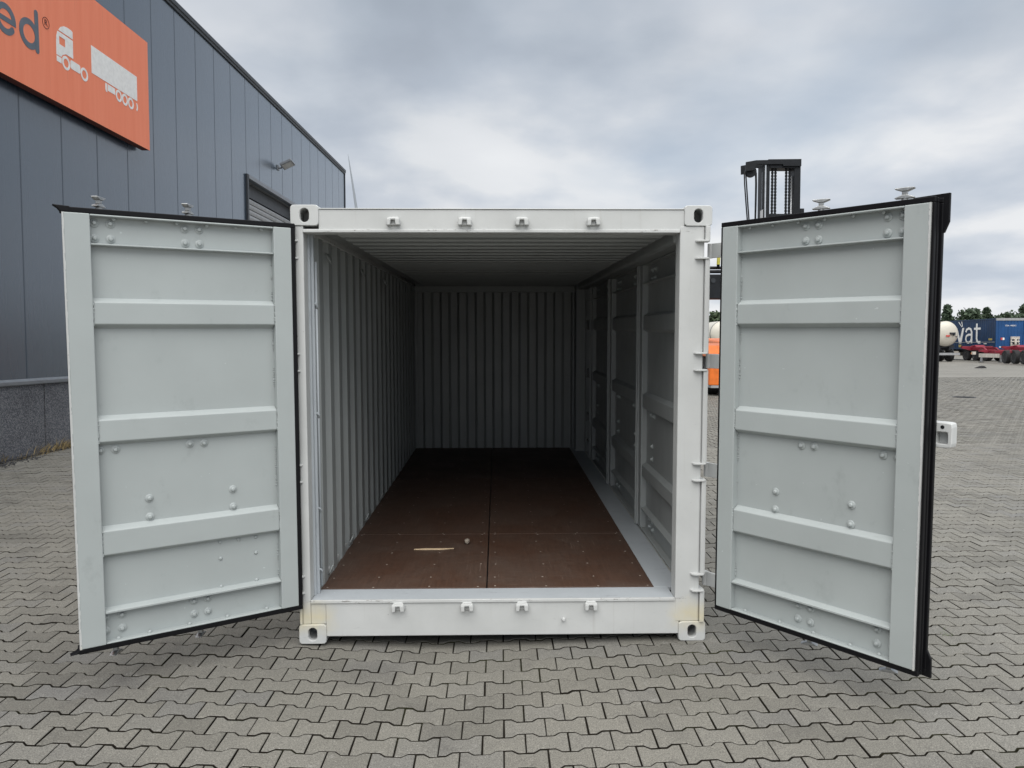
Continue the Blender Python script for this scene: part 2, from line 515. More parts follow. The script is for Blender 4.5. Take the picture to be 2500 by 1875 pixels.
# ================================================================== mesh helpers
class MB:
    def __init__(s):
        s.v, s.f, s.mi = [], [], []
        s.cur = 0

    def add(s, vs, fs):
        o = len(s.v)
        s.v += [tuple(p) for p in vs]
        s.f += [tuple(i + o for i in f) for f in fs]
        s.mi += [s.cur] * len(fs)
        return s

    def box(s, x0, x1, y0, y1, z0, z1):
        x0, x1 = min(x0, x1), max(x0, x1)
        y0, y1 = min(y0, y1), max(y0, y1)
        z0, z1 = min(z0, z1), max(z0, z1)
        return s.add([(x0, y0, z0), (x1, y0, z0), (x1, y1, z0), (x0, y1, z0), (x0, y0, z1), (x1, y0, z1), (x1, y1, z1), (x0, y1, z1)],
                     [(0, 3, 2, 1), (4, 5, 6, 7), (0, 1, 5, 4), (1, 2, 6, 5), (2, 3, 7, 6), (3, 0, 4, 7)])

    def prism(s, poly, axis, a0, a1):
        """poly in the two other axes (order: x:(y,z) y:(x,z) z:(x,y)), extruded along axis."""
        def P(p, a):
            return {'x': (a, p[0], p[1]), 'y': (p[0], a, p[1]), 'z': (p[0], p[1], a)}[axis]
        n = len(poly)
        vs = [P(p, a0) for p in poly] + [P(p, a1) for p in poly]
        fs = [(i, (i + 1) % n, n + (i + 1) % n, n + i) for i in range(n)] + [tuple(range(n))[::-1], tuple(range(n, 2 * n))]
        return s.add(vs, fs)

    def tube(s, p0, p1, r0, r1=None, n=12, caps=True):
        r1 = r0 if r1 is None else r1
        p0, p1 = Vector(p0), Vector(p1)
        d = (p1 - p0).normalized()
        a = Vector((0, 0, 1)) if abs(d.z) < 0.9 else Vector((1, 0, 0))
        u = d.cross(a).normalized()
        w = d.cross(u)
        vs = []
        for p, r in ((p0, r0), (p1, r1)):
            for i in range(n):
                t = 2 * math.pi * i / n
                vs.append(p + (u * math.cos(t) + w * math.sin(t)) * r)
        fs = [(i, (i + 1) % n, n + (i + 1) % n, n + i) for i in range(n)]
        if caps:
            fs += [tuple(range(n))[::-1], tuple(range(n, 2 * n))]
        return s.add(vs, fs)

    def path(s, pts, r, n=8):
        pts = [Vector(p) for p in pts]
        rings = []
        for i, p in enumerate(pts):
            d = (pts[min(i + 1, len(pts) - 1)] - pts[max(i - 1, 0)]).normalized()
            a = Vector((0, 1, 0)) if abs(d.y) < 0.9 else Vector((1, 0, 0))
            u = d.cross(a).normalized()
            w = d.cross(u)
            rr = r[i] if isinstance(r, (list, tuple)) else r
            rings.append([p + (u * math.cos(2 * math.pi * k / n) + w * math.sin(2 * math.pi * k / n)) * rr for k in range(n)])
        vs = [v for ring in rings for v in ring]
        fs = []
        for i in range(len(pts) - 1):
            for k in range(n):
                fs.append((i * n + k, i * n + (k + 1) % n, (i + 1) * n + (k + 1) % n, (i + 1) * n + k))
        fs += [tuple(range(n))[::-1], tuple(range((len(pts) - 1) * n, len(pts) * n))]
        return s.add(vs, fs)

    def lathe(s, prof, axis='z', n=24, c=(0, 0, 0)):
        """prof: list of (radius, along)."""
        vs, fs = [], []
        for r, a in prof:
            for k in range(n):
                t = 2 * math.pi * k / n
                x, y = r * math.cos(t), r * math.sin(t)
                q = {'z': (x, y, a), 'y': (x, a, y), 'x': (a, x, y)}[axis]
                vs.append((q[0] + c[0], q[1] + c[1], q[2] + c[2]))
        for i in range(len(prof) - 1):
            for k in range(n):
                fs.append((i * n + k, i * n + (k + 1) % n, (i + 1) * n + (k + 1) % n, (i + 1) * n + k))
        if prof[0][0] > 1e-6:
            fs.append(tuple(range(n))[::-1])
        if prof[-1][0] > 1e-6:
            fs.append(tuple(range((len(prof) - 1) * n, len(prof) * n)))
        return s.add(vs, fs)

    def xf(s, mat, start=0):
        for i in range(start, len(s.v)):
            s.v[i] = tuple(mat @ Vector(s.v[i]))
        return s

    def mesh(s, name):
        me = bpy.data.meshes.new(name)
        me.from_pydata(s.v, [], s.f)
        return me

    def build(s, name, mat, parent=None, bevel=0.0, smooth=False, seg=2, loc=None, fixn=True):
        me = s.mesh(name)
        mats = mat if isinstance(mat, (list, tuple)) else [mat]
        for m in mats:
            me.materials.append(M[m] if isinstance(m, str) else m)
        if len(mats) > 1:
            me.polygons.foreach_set('material_index', s.mi)
        if fixn:
            import bmesh
            bm = bmesh.new()
            bm.from_mesh(me)
            bmesh.ops.recalc_face_normals(bm, faces=bm.faces)
            bm.to_mesh(me)
            bm.free()
        if smooth:
            me.polygons.foreach_set('use_smooth', [True] * len(me.polygons))
        me.update()
        o = link(name, me, parent, loc)
        if bevel:
            b = o.modifiers.new('bevel', 'BEVEL')
            b.width = bevel
            b.segments = seg
            b.limit_method = 'ANGLE'
            b.angle_limit = R(35)
            b.use_clamp_overlap = True
        if smooth == 'auto':
            pass
        return o


def link(name, data, parent=None, loc=None):
    o = bpy.data.objects.new(name, data)
    COL.objects.link(o)
    if parent:
        o.parent = parent
    if loc:
        o.location = loc
    return o


def tag(o, label=None, cat=None, group=None, kind=None):
    if label:
        o['label'] = label
    if cat:
        o['category'] = cat
    if group:
        o['group'] = group
    if kind:
        o['kind'] = kind
    return o


def empty(name, loc=(0, 0, 0), rot=(0, 0, 0), label=None, cat=None, group=None):
    o = bpy.data.objects.new(name, None)
    o.empty_display_size = 0.3
    COL.objects.link(o)
    o.location = loc
    o.rotation_euler = rot
    return tag(o, label, cat, group)


def copy_tree(o, parent=None):
    c = o.copy()
    COL.objects.link(c)
    c.parent = parent
    for ch in list(o.children):
        copy_tree(ch, c)
    return c


def smooth_sharp(o, ang=35):
    me = o.data
    me.polygons.foreach_set('use_smooth', [True] * len(me.polygons))
    me.set_sharp_from_angle(angle=R(ang))


# ================================================================== the yard
XV = -0.40


def sclamp(d, lim, soft):
    """distance that stops growing smoothly at lim."""
    return np.where(d < lim - soft, d, np.where(d < lim + soft, lim - soft / 1.0 + (d - (lim - soft)) - (d - (lim - soft)) ** 2 / (4 * soft), lim))


def ground_z(x, y):
    x = np.asarray(x, float)
    y = np.asarray(y, float)
    d = x - XV
    left = 0.043 * sclamp(np.maximum(-d, 0), 2.3, 1.2)
    right = 0.030 * sclamp(np.maximum(d, 0), 3.6, 1.6)
    yy = np.clip(y, -30, None)
    near = 0.025 * yy
    k = 7.0
    rmp = np.where(yy < k, near, 0.025 * k + 0.0052 * (np.minimum(yy, 90) - k))
    return -0.045 + left + right + rmp


def gz(x, y):
    return float(ground_z(x, y))


# ---- single stones: double-T interlocking blocks, 200 x 165, rows 139 apart
PX, PY = 0.2, 0.139
HALF_END, HALF_MID = 0.0825, 0.0565
JX, JY = 0.0036, 0.0062           # half joint widths


def stone_outline(inset=0.0, JY=JY):
    hx = PX / 2 - JX - inset
    e, m = HALF_END - JY - inset, HALF_MID - JY - inset
    a, b = 0.064 + inset * 0.4, 0.036 + inset * 0.4
    top = [(-hx, e), (-a, e), (-b, m), (b, m), (a, e), (hx, e)]
    return [(x, -y) for x, y in top] + [(x, y) for x, y in reversed(top)]


OUT, INN = stone_outline(), stone_outline(0.0025)
NS = len(OUT)
STONE_V = np.array([(x, y, 0.0) for x, y in INN] + [(x, y, -0.0025) for x, y in OUT] + [(x, y, -0.03) for x, y in OUT])
STONE_F = [tuple(range(NS))] + [(NS + i, NS + (i + 1) % NS, (i + 1) % NS, i) for i in range(NS)] + \
          [(2 * NS + i, 2 * NS + (i + 1) % NS, NS + (i + 1) % NS, NS + i) for i in range(NS)]
STONE_F_FAR = STONE_F[:1 + NS]
# joints narrow with distance so the tone meets the far paving
FAR_V = [np.array([(x, y, 0.0) for x, y in stone_outline(0.0025, q)] + [(x, y, -0.016) for x, y in stone_outline(0.0, q)]) for q in (0.0048, 0.0036, 0.0026)]

CAMX, CAMY = -0.012, -4.57
cells = []
for j in range(int(-3.0 / PY) - 1, int(31.0 / PY)):
    y = j * PY + 0.03
    dep = y - CAMY
    lim_l = max(-6.55 + 0.030 * (y - 6.8), -(0.70 * dep + 3.2))
    lim_r = 0.70 * dep + 3.2
    off = 0.1 if j % 2 else 0.0
    for i in range(int((lim_l - off) / PX), int((lim_r - off) / PX) + 1):
        x = i * PX + off + XV
        if y > 24 and x < 6:
            continue
        if abs(x) < 1.05 and 0.9 < y < 5.9:
            continue
        if y > 6.2 and -0.10 * dep < x < 0.12 * dep:
            continue
        cells.append((x, y, dep, i, j))
# which stones show largest: the nearest ones inside the frame
HALF_W = 1250 / 1886.5
inview = []
for k, (x, y, dep, i, j) in enumerate(cells):
    px = (x - CAMX) / dep
    if abs(px - 0.0) < HALF_W - 0.01 and dep > 3.34 and not (abs(x) < 1.15 and y > 0.25):
        inview.append((dep, k))
inview.sort()
single = set(k for _, k in inview[:290])

rng = np.random.default_rng(3)
mass_v, mass_f, mass_t = [], [], []
stone_me = bpy.data.meshes.new('paving_stone')
stone_me.from_pydata([tuple(v) for v in STONE_V], [], STONE_F)
stone_me.materials.append(M['paver_single'])
stone_me.materials.append(M['joint_sand'])
stone_me.polygons.foreach_set('material_index', [0] * (1 + NS) + [1] * NS)

# ground sheet: fine near the container, coarse to the horizon
xs = np.unique(np.concatenate([np.linspace(-3000, -60, 12), np.linspace(-60, -8, 14), np.arange(-8, 8.01, 0.4), np.array([XV]), np.arange(8.5, 28.1, 0.5), np.linspace(29, 120, 26), np.linspace(120, 3000, 12)]))
ys = np.unique(np.concatenate([np.linspace(-800, -12, 10), np.arange(-12, 31.01, 0.5), np.array([7.0]), np.linspace(31.5, 130, 22), np.linspace(130, 4000, 12)]))
GX, GY = np.meshgrid(xs, ys)
GZ = ground_z(GX, GY) - 0.017
nx, ny = len(xs), len(ys)
gv = np.stack([GX.ravel(), GY.ravel(), GZ.ravel()], 1)
gf, gm = [], []
for j in range(ny - 1):
    for i in range(nx - 1):
        a = j * nx + i
        gf.append((a, a + 1, a + nx + 1, a + nx))
        cx, cy = (xs[i] + xs[i + 1]) / 2, (ys[j] + ys[j + 1]) / 2
        dep = cy - CAMY
        near = -2.8 < cy < (31 if cx > 6.5 else 24) and abs(cx) < 0.70 * dep + 2.6 and cx > -6.9
        hole = (cy > 6.2 and -0.10 * dep < cx < 0.12 * dep)
        gm.append(0 if near and not hole else 1)
gme = bpy.data.meshes.new('paved_yard')
gme.from_pydata([tuple(v) for v in gv], [], gf)
gme.materials.append(M['joint_sand'])
gme.materials.append(M['far_paving'])
gme.polygons.foreach_set('material_index', gm)
yard = link('paved_yard', gme)
tag(yard, kind='structure')

for k, (x, y, dep, i, j) in enumerate(cells):
    dz = rng.normal(0, 0.0011)
    sx = (gz(x + 0.06, y) - gz(x - 0.06, y)) / 0.12
    sy = 0.025 if y < 7 else 0.0052
    tx, ty = sx + rng.normal(0, 0.005), sy + rng.normal(0, 0.005)
    z = gz(x, y) + dz
    rz = rng.normal(0, 0.006)
    ox, oy = rng.normal(0, 0.0008), rng.normal(0, 0.0008)
    if k in single:
        o = bpy.data.objects.new('paving_stone', stone_me)
        COL.objects.link(o)
        o.parent = yard
        o.location = (x + ox, y + oy, z)
        o.rotation_euler = (math.atan(ty), -math.atan(tx), rz)
    else:
        far = dep > 12
        V = FAR_V[0 if dep < 16 else 1 if dep < 22 else 2].copy() if far else STONE_V.copy()
        c, s_ = math.cos(rz), math.sin(rz)
        X = V[:, 0] * c - V[:, 1] * s_
        Y = V[:, 0] * s_ + V[:, 1] * c
        Z = V[:, 2] + tx * X + ty * Y
        base = sum(len(q) for q in mass_v[-1:]) if False else None
        mass_v.append(np.stack([X + x + ox, Y + y + oy, Z + z], 1))
        mass_f.append(STONE_F_FAR if far else STONE_F)
        mass_t.append(rng.random())
allv, allf, tones, off, mass_mi = [], [], [], 0, []
for V, F, t_ in zip(mass_v, mass_f, mass_t):
    allv.append(V)
    allf += [tuple(q + off for q in f) for f in F]
    tones += [t_] * len(F)
    mass_mi += [0] + [1] * NS if len(F) == 1 + NS else [0] * (1 + NS) + [1] * NS
    off += len(V)
mme = bpy.data.meshes.new('distant_paving_stones')
mme.from_pydata(np.concatenate(allv).tolist(), [], allf)
mme.materials.append(M['paver_mass'])
mme.materials.append(M['joint_sand'])
mme.polygons.foreach_set('material_index', mass_mi)
at = mme.attributes.new('tone', 'FLOAT', 'FACE')
at.data.foreach_set('value', np.array(tones, dtype=np.float32))
mo = link('paving_stones', mme, yard)
tag(mo, kind='stuff')

# ================================================================== the container
COL.objects.link(CROOT)
CROOT.rotation_euler = (R(1.43), 0, R(0.25))
tag(CROOT, 'white steel shipping container standing with both end doors swung wide open', 'container')
W2 = 1.219
SILL, HEAD, TOP = 0.262, 2.434, 2.591


def rrect(w, h, r, n):
    """n points round a rounded rectangle, by angle, centred at 0."""
    pts = []
    for k in range(n):
        t = 2 * math.pi * (k + 0.5) / n
        dx, dy = math.cos(t), math.sin(t)
        s = min(w / 2 / abs(dx) if abs(dx) > 1e-9 else 1e9, h / 2 / abs(dy) if abs(dy) > 1e-9 else 1e9)
        x, y = dx * s, dy * s
        cx, cy = w / 2 - r, h / 2 - r
        if abs(x) > cx and abs(y) > cy:
            vx, vy = abs(x) - cx, abs(y) - cy
            l = math.hypot(vx, vy)
            x = math.copysign(cx + vx / l * r, x)
            y = math.copysign(cy + vy / l * r, y)
        pts.append((x, y))
    return pts


def oval(w, h, n):
    pts = []
    for k in range(n):
        t = 2 * math.pi * (k + 0.5) / n
        dx, dy = math.cos(t), math.sin(t)
        pts.append((dx * w / 2, (h - w) / 2 * (1 if dy > 0 else -1) + dy * w / 2))
    return pts


def casting_mesh():
    n = 40
    w, h, dpt = 0.162, 0.118, 0.178
    o0, o1 = rrect(w, h, 0.018, n), rrect(w - 0.006, h - 0.006, 0.016, n)
    hole = oval(0.052, 0.079, n)
    hole_o = oval(0.058, 0.085, n)
    rings = [[(x, dpt, z) for x, z in o0], [(x, 0.004, z) for x, z in o0], [(x, 0, z) for x, z in o1],
             [(x, 0, z) for x, z in hole_o], [(x, 0.004, z) for x, z in hole], [(x, 0.034, z) for x, z in hole],
             [(x * 1.45, 0.036, z * 1.15) for x, z in hole], [(x * 1.45, 0.15, z * 1.15) for x, z in hole]]
    b = MB()
    vs = [v for r_ in rings for v in r_]
    fs = []
    for i in range(len(rings) - 1):
        for k in range(n):
            fs.append((i * n + k, i * n + (k + 1) % n, (i + 1) * n + (k + 1) % n, (i + 1) * n + k))
    fs.append(tuple(range(n)))
    fs.append(tuple(range((len(rings) - 1) * n, len(rings) * n))[::-1])
    b.add(vs, fs)
    me = b.mesh('corner_casting')
    me.materials.append(M['white_paint'])
    import bmesh
    bm = bmesh.new()
    bm.from_mesh(me)
    bmesh.ops.recalc_face_normals(bm, faces=bm.faces)
    bm.to_mesh(me)
    bm.free()
    return me


cast_me = casting_mesh()
for sx in (-1, 1):
    for zc_ in (0.059, TOP - 0.059):
        o = link('corner_casting', cast_me, CROOT, (sx * (W2 - 0.081), -0.006, zc_))
        o = link('corner_casting', cast_me, CROOT, (sx * (W2 - 0.081), 6.058, zc_))
        o.rotation_euler = (0, 0, math.pi)

# corner posts
MB().box(1.034, 1.178, 0.002, 0.112, 0.118, TOP - 0.118).build('corner_post', 'white_paint', CROOT, 0.006)
MB().box(-1.196, -1.148, 0.002, 0.10, 0.118, TOP - 0.118).build('corner_post', 'white_paint', CROOT, 0.006)
j = MB()
j.box(-1.152, -1.136, 0.098, 0.128, SILL, 2.46)
j.box(-1.156, -1.122, 0.128, 0.150, SILL, 2.46)
j.build('door_jamb', 'threshold_grey', CROOT, 0.002)
# hinge side flanges, cut away at each hinge
HZ = [2.337, 1.685, 1.030, 0.362]
segs = [(2.390, 2.472), (1.736, 2.285), (1.080, 1.634), (0.412, 0.980), (0.119, 0.311)]
for sx in (-1, 1):
    b = MB()
    for z0, z1 in segs:
        if sx > 0:
            b.box(1.179, 1.206, -0.020, 0.09, z0, z1)
        else:
            b.box(-1.212, -1.197, -0.006, 0.09, z0, z1)
    b.build('hinge_flange', 'white_paint', CROOT, 0.003)
    for hz in HZ:
        for dz in (0.050, -0.050):
            b = MB()
            if sx > 0:
                b.prism([(1.122, 0.0), (1.130, -0.020), (1.150, -0.030), (1.198, -0.026), (1.206, -0.010), (1.206, 0.04), (1.122, 0.04)], 'z', hz + dz - 0.005, hz + dz + 0.005)
            else:
                b.prism([(-1.178, 0.0), (-1.182, -0.012), (-1.195, -0.020), (-1.222, -0.018), (-1.226, 0.0), (-1.222, 0.04), (-1.178, 0.04)], 'z', hz + dz - 0.005, hz + dz + 0.005)
            b.build('hinge_lug', 'white_paint', CROOT, 0.002)
# header: face, top plate edge, bottom lip
xl, xr = -W2 + 0.160, W2 - 0.160
h = MB()
h.box(xl, xr, 0.004, 0.11, 2.452, 2.566)
h.box(xl, xr, -0.002, 0.14, 2.567, 2.573)
h.build('header_beam', 'white_paint', CROOT, 0.003)
MB().box(-1.150, 1.033, -0.004, 0.118, HEAD, 2.4535).build('header_lip', 'white_paint', CROOT, 0.004)
# sill
s_ = MB()
s_.box(xl - 0.0, xr + 0.0, 0.004, 0.12, 0.042, SILL - 0.012)
s_.box(-1.1475, xl - 0.0005, 0.006, 0.12, 0.1185, SILL - 0.0125)
s_.build('sill_beam', 'white_paint', CROOT, 0.004)
MB().box(-1.148, 1.034, -0.002, 0.205, SILL - 0.0115, SILL).build('sill_plate', 'threshold_grey', CROOT, 0.004)
MB().box(-1.147, 1.033, -0.0045, 0.012, SILL - 0.016, SILL + 0.003).build('sill_lip', 'white_paint', CROOT, 0.003)


# cam keepers on header and sill, and a small bolt
def keeper(flip):
    b = MB()
    b.prism([(-0.040, -0.022), (0.040, -0.022), (0.040, 0.004), (0.026, 0.026), (-0.026, 0.026), (-0.040, 0.004)], 'y', -0.010, 0.010)
    b.box(-0.036, 0.036, -0.034, -0.008, 0.006, 0.020)
    b.prism([(-0.037, -0.024), (-0.017, -0.024), (-0.012, 0.014), (-0.037, 0.014)], 'y', -0.036, -0.008)
    b.prism([(0.037, -0.024), (0.014, -0.024), (0.010, 0.014), (0.037, 0.014)], 'y', -0.036, -0.008)
    me = b.mesh('cam_keeper')
    me.materials.append(M['white_paint'])
    return me


kme = keeper(False)
for x in (-0.627, -0.216, 0.113, 0.526):
    for z in (2.497, 0.224):
        o = link('cam_keeper', kme, CROOT, (x, 0.0, z))
        o.rotation_euler = (0, random.uniform(-0.06, 0.06), 0)
        bv = o.modifiers.new('bevel', 'BEVEL')
        bv.width = 0.005
        bv.segments = 2
MB().tube((0.363, 0.004, 0.14), (0.363, -0.022, 0.14), 0.011, 0.009).build('sill_bolt', 'white_paint', CROOT, 0.003)

# rails, light-blocking box under the floor
r_ = MB()
r_.box(-W2, -1.146, 0.16, 5.90, 0.05, 0.30)
r_.build('bottom_side_rail', 'white_paint', CROOT, 0.004)
MB().box(1.122, W2 - 0.004, 0.115, 5.62, 0.05, 0.250).build('bottom_side_rail', 'white_paint', CROOT, 0.004)
MB().box(-W2 + 0.004, -1.120, 0.152, 5.90, 2.435, 2.52).build('top_side_rail', 'white_paint', CROOT, 0.004)
MB().box(1.020, W2 - 0.004, 0.115, 5.62, 2.385, 2.52).build('top_side_rail', 'inner_grey_shaded', CROOT, 0.02)
MB().box(-1.145, 1.121, 0.21, 5.9, 0.10, 0.238).build('underframe_light_block', 'dark_steel', CROOT)  # solid box added beneath the floor to block light
MB().box(0.949, 1.120, 0.206, 5.62, 0.239, 0.262).build('floor_strip', 'threshold_grey', CROOT, 0.002)
# rear posts and header
MB().box(1.005, 1.205, 5.625, 5.95, 0.118, 2.47).build('corner_post', 'inner_grey_shaded', CROOT, 0.006)
MB().box(-1.205, -1.125, 5.905, 6.05, 0.118, 2.47).build('corner_post', 'inner_grey_shaded', CROOT, 0.006)
MB().box(-1.118, 1.003, 5.78, 5.86, 2.36, 2.44).build('rear_header', 'inner_grey_shaded', CROOT, 0.006)


def corrugation(length, flat_a, slope, flat_b, depth):
    """(s, d) points: d = 0 on flat a, depth on flat b."""
    pts = [(0, 0)]
    s = 0
    while s < length:
        for ds, d in ((flat_a, 0), (slope, depth), (flat_b, depth), (slope, 0)):
            s += ds
            pts.append((min(s, length), d))
            if s >= length:
                break
    return pts


def sheet(pts3a, pts3b):
    b = MB()
    n = len(pts3a)
    b.add(pts3a + pts3b, [(i, i + 1, n + i + 1, n + i) for i in range(n - 1)])
    return b


def solid(o, t=0.004, off=0):
    m = o.modifiers.new('thick', 'SOLIDIFY')
    m.thickness = t
    m.offset = off


MB().box(-1.170, -1.095, 5.862, 5.912, 0.24, 2.44).build('corner_filler', 'inner_grey_shaded', CROOT)
MB().box(0.949, 1.003, 5.623, 5.90, 0.239, 0.261).build('floor_strip', 'threshold_grey', CROOT)
MB().box(-1.16, 1.15, 5.915, 5.935, 0.10, 2.44).build('end_backing', 'inner_grey_shaded', CROOT)
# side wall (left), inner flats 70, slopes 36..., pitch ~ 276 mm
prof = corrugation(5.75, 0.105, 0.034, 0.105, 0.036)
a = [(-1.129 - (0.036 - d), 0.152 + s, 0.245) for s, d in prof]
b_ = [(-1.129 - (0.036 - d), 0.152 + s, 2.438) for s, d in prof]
o = sheet(a, b_).build('side_wall', 'inner_grey_shaded', CROOT)
solid(o)
prof = corrugation(2.13, 0.085, 0.032, 0.085, 0.042)
a = [(-1.12 + s, 5.90 - d, 0.245) for s, d in prof]
b_ = [(-1.12 + s, 5.90 - d, 2.40) for s, d in prof]
o = sheet(a, b_).build('end_wall', 'inner_grey_shaded', CROOT)
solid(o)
# roof: corrugated between flat borders
prof = corrugation(5.70, 0.080, 0.018, 0.108, 0.032)
b = MB()
L = [(0.18 + s, 2.440 + (0.032 - d)) for s, d in prof]
n = len(L)
xa, xb, xc, xd, xe = -1.155, -1.03, -0.985, 0.985, 1.02
flat = 2.472
vs = []
for yy, zz in L:
    vs += [(xa, yy, flat), (xb, yy, flat), (xc, yy, zz), (xd, yy, zz), (xe, yy, flat), (1.20, yy, flat)]
fs = []
for i in range(n - 1):
    for k in range(5):
        fs.append((i * 6 + k, i * 6 + k + 1, (i + 1) * 6 + k + 1, (i + 1) * 6 + k))
b.add(vs, fs)
o = b.build('roof', 'inner_grey_shaded', CROOT)
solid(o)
MB().box(-1.15, 1.15, 0.08, 0.20, 2.476, 2.486).build('roof_edge', 'inner_grey_shaded', CROOT)
MB().box(-1.15, 1.15, 5.85, 6.05, 2.442, 2.480).build('roof_edge', 'inner_grey_shaded', CROOT)

# floor: six plywood sheets with a dark gap between them
cxs = [(-1.132, -0.1045), (-0.0965, 0.946)]
rys = [(0.206, 1.462), (1.468, 3.70), (3.706, 5.86)]
for x0, x1 in cxs:
    for y0, y1 in rys:
        MB().box(x0, x1, y0, y1, 0.2385, 0.2665).build('floor_sheet', 'plywood', CROOT, 0.0015, seg=1)
# screws
b = MB()
sxs = [-1.085, -0.80, -0.46, -0.148, -0.052, 0.27, 0.588, 0.903]
rows = [0.225, 0.41, 0.683, 0.962, 1.24, 1.447, 1.485, 1.82, 2.205, 2.47, 2.78, 3.07, 3.36, 3.68, 3.72, 4.0, 4.3, 4.6, 4.9, 5.2, 5.5]
for y in rows:
    for x in sxs:
        x2, y2 = x + random.uniform(-.012, .012), y + random.uniform(-.008, .008)
        r = 0.0065
        b.add([(x2 + r * math.cos(t * math.pi / 4), y2 + r * math.sin(t * math.pi / 4), 0.2674) for t in range(8)], [tuple(range(8))])
tag(b.build('floor_screws', 'screw_steel', CROOT, fixn=False), kind='stuff')
# lashing bar on the left jamb with bent clips, lashing rings
b = MB()
b.tube((-1.118, 0.165, 0.30), (-1.118, 0.165, 2.28), 0.007)
for z in (0.40, 0.78, 1.36, 2.02):
    b.path([(-1.118, 0.165, z - 0.02), (-1.112, 0.158, z), (-1.122, 0.140, z + 0.012), (-1.138, 0.132, z + 0.008)], 0.007)
b.build('lashing_bar', 'threshold_grey', CROOT, smooth=True)
for y, z, up in ((0.42, 0.30, 1), (1.12, 0.30, 1), (1.80, 0.30, 1), (2.6, 0.30, 1), (0.50, 2.36, -1), (1.75, 2.36, -1), (3.0, 2.36, -1)):
    b = MB()
    pts = [(-1.122 + 0.025 * math.sin(math.pi * t / 8), y - 0.035 * math.cos(math.pi * t / 8), z + up * 0.060 * math.sin(math.pi * t / 8)) for t in range(9)]
    b.path(pts, 0.006, 6)
    b.build('lashing_ring', 'inner_grey_shaded', CROOT, smooth=True)

# ---- bolt heads (shared mesh)
bm_ = MB()
bm_.lathe([(0.0220, 0.0), (0.0220, 0.0028), (0.0195, 0.0050), (0.0122, 0.0060), (0.0115, 0.0120), (0.0075, 0.0165), (0.0001, 0.0178)], 'z', 18)
bolt_me = bm_.mesh('bolt')
bolt_me.materials.append(M['door_grey'])
bolt_me.polygons.foreach_set('use_smooth', [True] * len(bolt_me.polygons))
bolt_me.set_sharp_from_angle(angle=R(38))
bm2 = MB()
bm2.lathe([(0.0105, 0.0), (0.010, 0.003), (0.006, 0.006), (0.0001, 0.007)], 'z', 14)
rivet_me = bm2.mesh('rivet')
rivet_me.materials.append(M['door_grey'])
rivet_me.polygons.foreach_set('use_smooth', [True] * len(rivet_me.polygons))

DW, DH = 1.125, 2.2
RIBS = [(1.652, 1.762), (1.053, 1.164), (0.467, 0.590)]
BOLTS = [(u, v) for u in (0.988, 0.915, 0.560, 0.488) for v in (2.160, 2.084)] + \
        [(1.000, 1.006), (0.930, 1.006), (0.568, 1.005), (0.495, 1.003)] + \
        [(0.778, 0.731), (0.778, 0.631), (0.348, 0.729), (0.348, 0.630)] + \
        [(u, v) for u in (1.007, 0.930, 0.573, 0.500) for v in (0.132, 0.058)]


def leaf(name, sgn, width, mat, root_parent, loc, rotz, height=DH, ribs=RIBS, stile=(0.10, 0.115), hinge_len=None, extras=True):
    """A door leaf: local x = sgn*u from the hinge edge, z up, visible inner face at y = 0 looking to -y."""
    X = lambda u: sgn * u
    s0, s1 = stile
    fr = MB()
    fr.box(X(0), X(s0), 0, 0.058, 0, height)
    fr.box(X(width - s1), X(width), 0, 0.058, 0, height)
    fr.box(X(s0), X(width - s1), 0.001, 0.058, height - 0.010, height - 0.001)
    fr.box(X(s0), X(width - s1), 0.001, 0.058, 0.001, 0.009)
    root = fr.build(name, mat, root_parent, 0.004, loc=loc)
    root.rotation_euler = (0, 0, rotz)
    MB().box(X(s0 - 0.02), X(width - s1 + 0.02), 0.046, 0.0565, 0.004, height - 0.004).build('panel', mat, root)
    # lips of the top and bottom channels
    MB().prism([(0.006, height - 0.152), (0.047, height - 0.158), (0.047, height - 0.140), (0.006, height - 0.146)], 'x', X(s0 + 0.001), X(width - s1 - 0.001)).build('rail_lip', mat, root, 0.001, seg=1)
    MB().prism([(0.004, 0.160), (0.047, 0.154), (0.047, 0.182), (0.004, 0.170)], 'x', X(s0 + 0.001), X(width - s1 - 0.001)).build('rail_lip', mat, root, 0.001, seg=1)
    for v0, v1 in ribs:
        MB().prism([(0.047, v0 - 0.022), (0.008, v0), (0.008, v1), (0.047, v1 + 0.024)], 'x', X(s0 + 0.0005), X(width - s1 - 0.0005)).build('rib', mat, root, 0.005, seg=3)
    return root


def put_bolts(root, sgn, pts, me, name, y=0.046):
    for u, v in pts:
        o = link(name, me, root, (sgn * u, y, v))
        o.rotation_euler = (R(90) + random.uniform(-.05, .05), random.uniform(0, 6), random.uniform(-.05, .05))


def cam_end():
    """anvil shaped cam at the end of a locking bar: two winged plates on a stem."""
    b = MB()
    wing = [(-0.044, 0.004), (-0.013, -0.008), (0.013, -0.008), (0.044, 0.004), (0.043, 0.009), (0.013, 0.010), (-0.013, 0.010), (-0.043, 0.009)]
    b.prism([(x, z + 0.047) for x, z in wing], 'y', -0.017, 0.017)
    b.prism([(x, -z + 0.014) for x, z in wing], 'y', -0.016, 0.016)
    b.box(-0.012, 0.012, -0.012, 0.012, 0.022, 0.041)
    b.tube((0, 0, -0.01), (0, 0, 0.02), 0.014, 0.014, 10)
    me = b.mesh('cam_end')
    me.materials.append(M['galvanised'])
    return me


cam_me = cam_end()


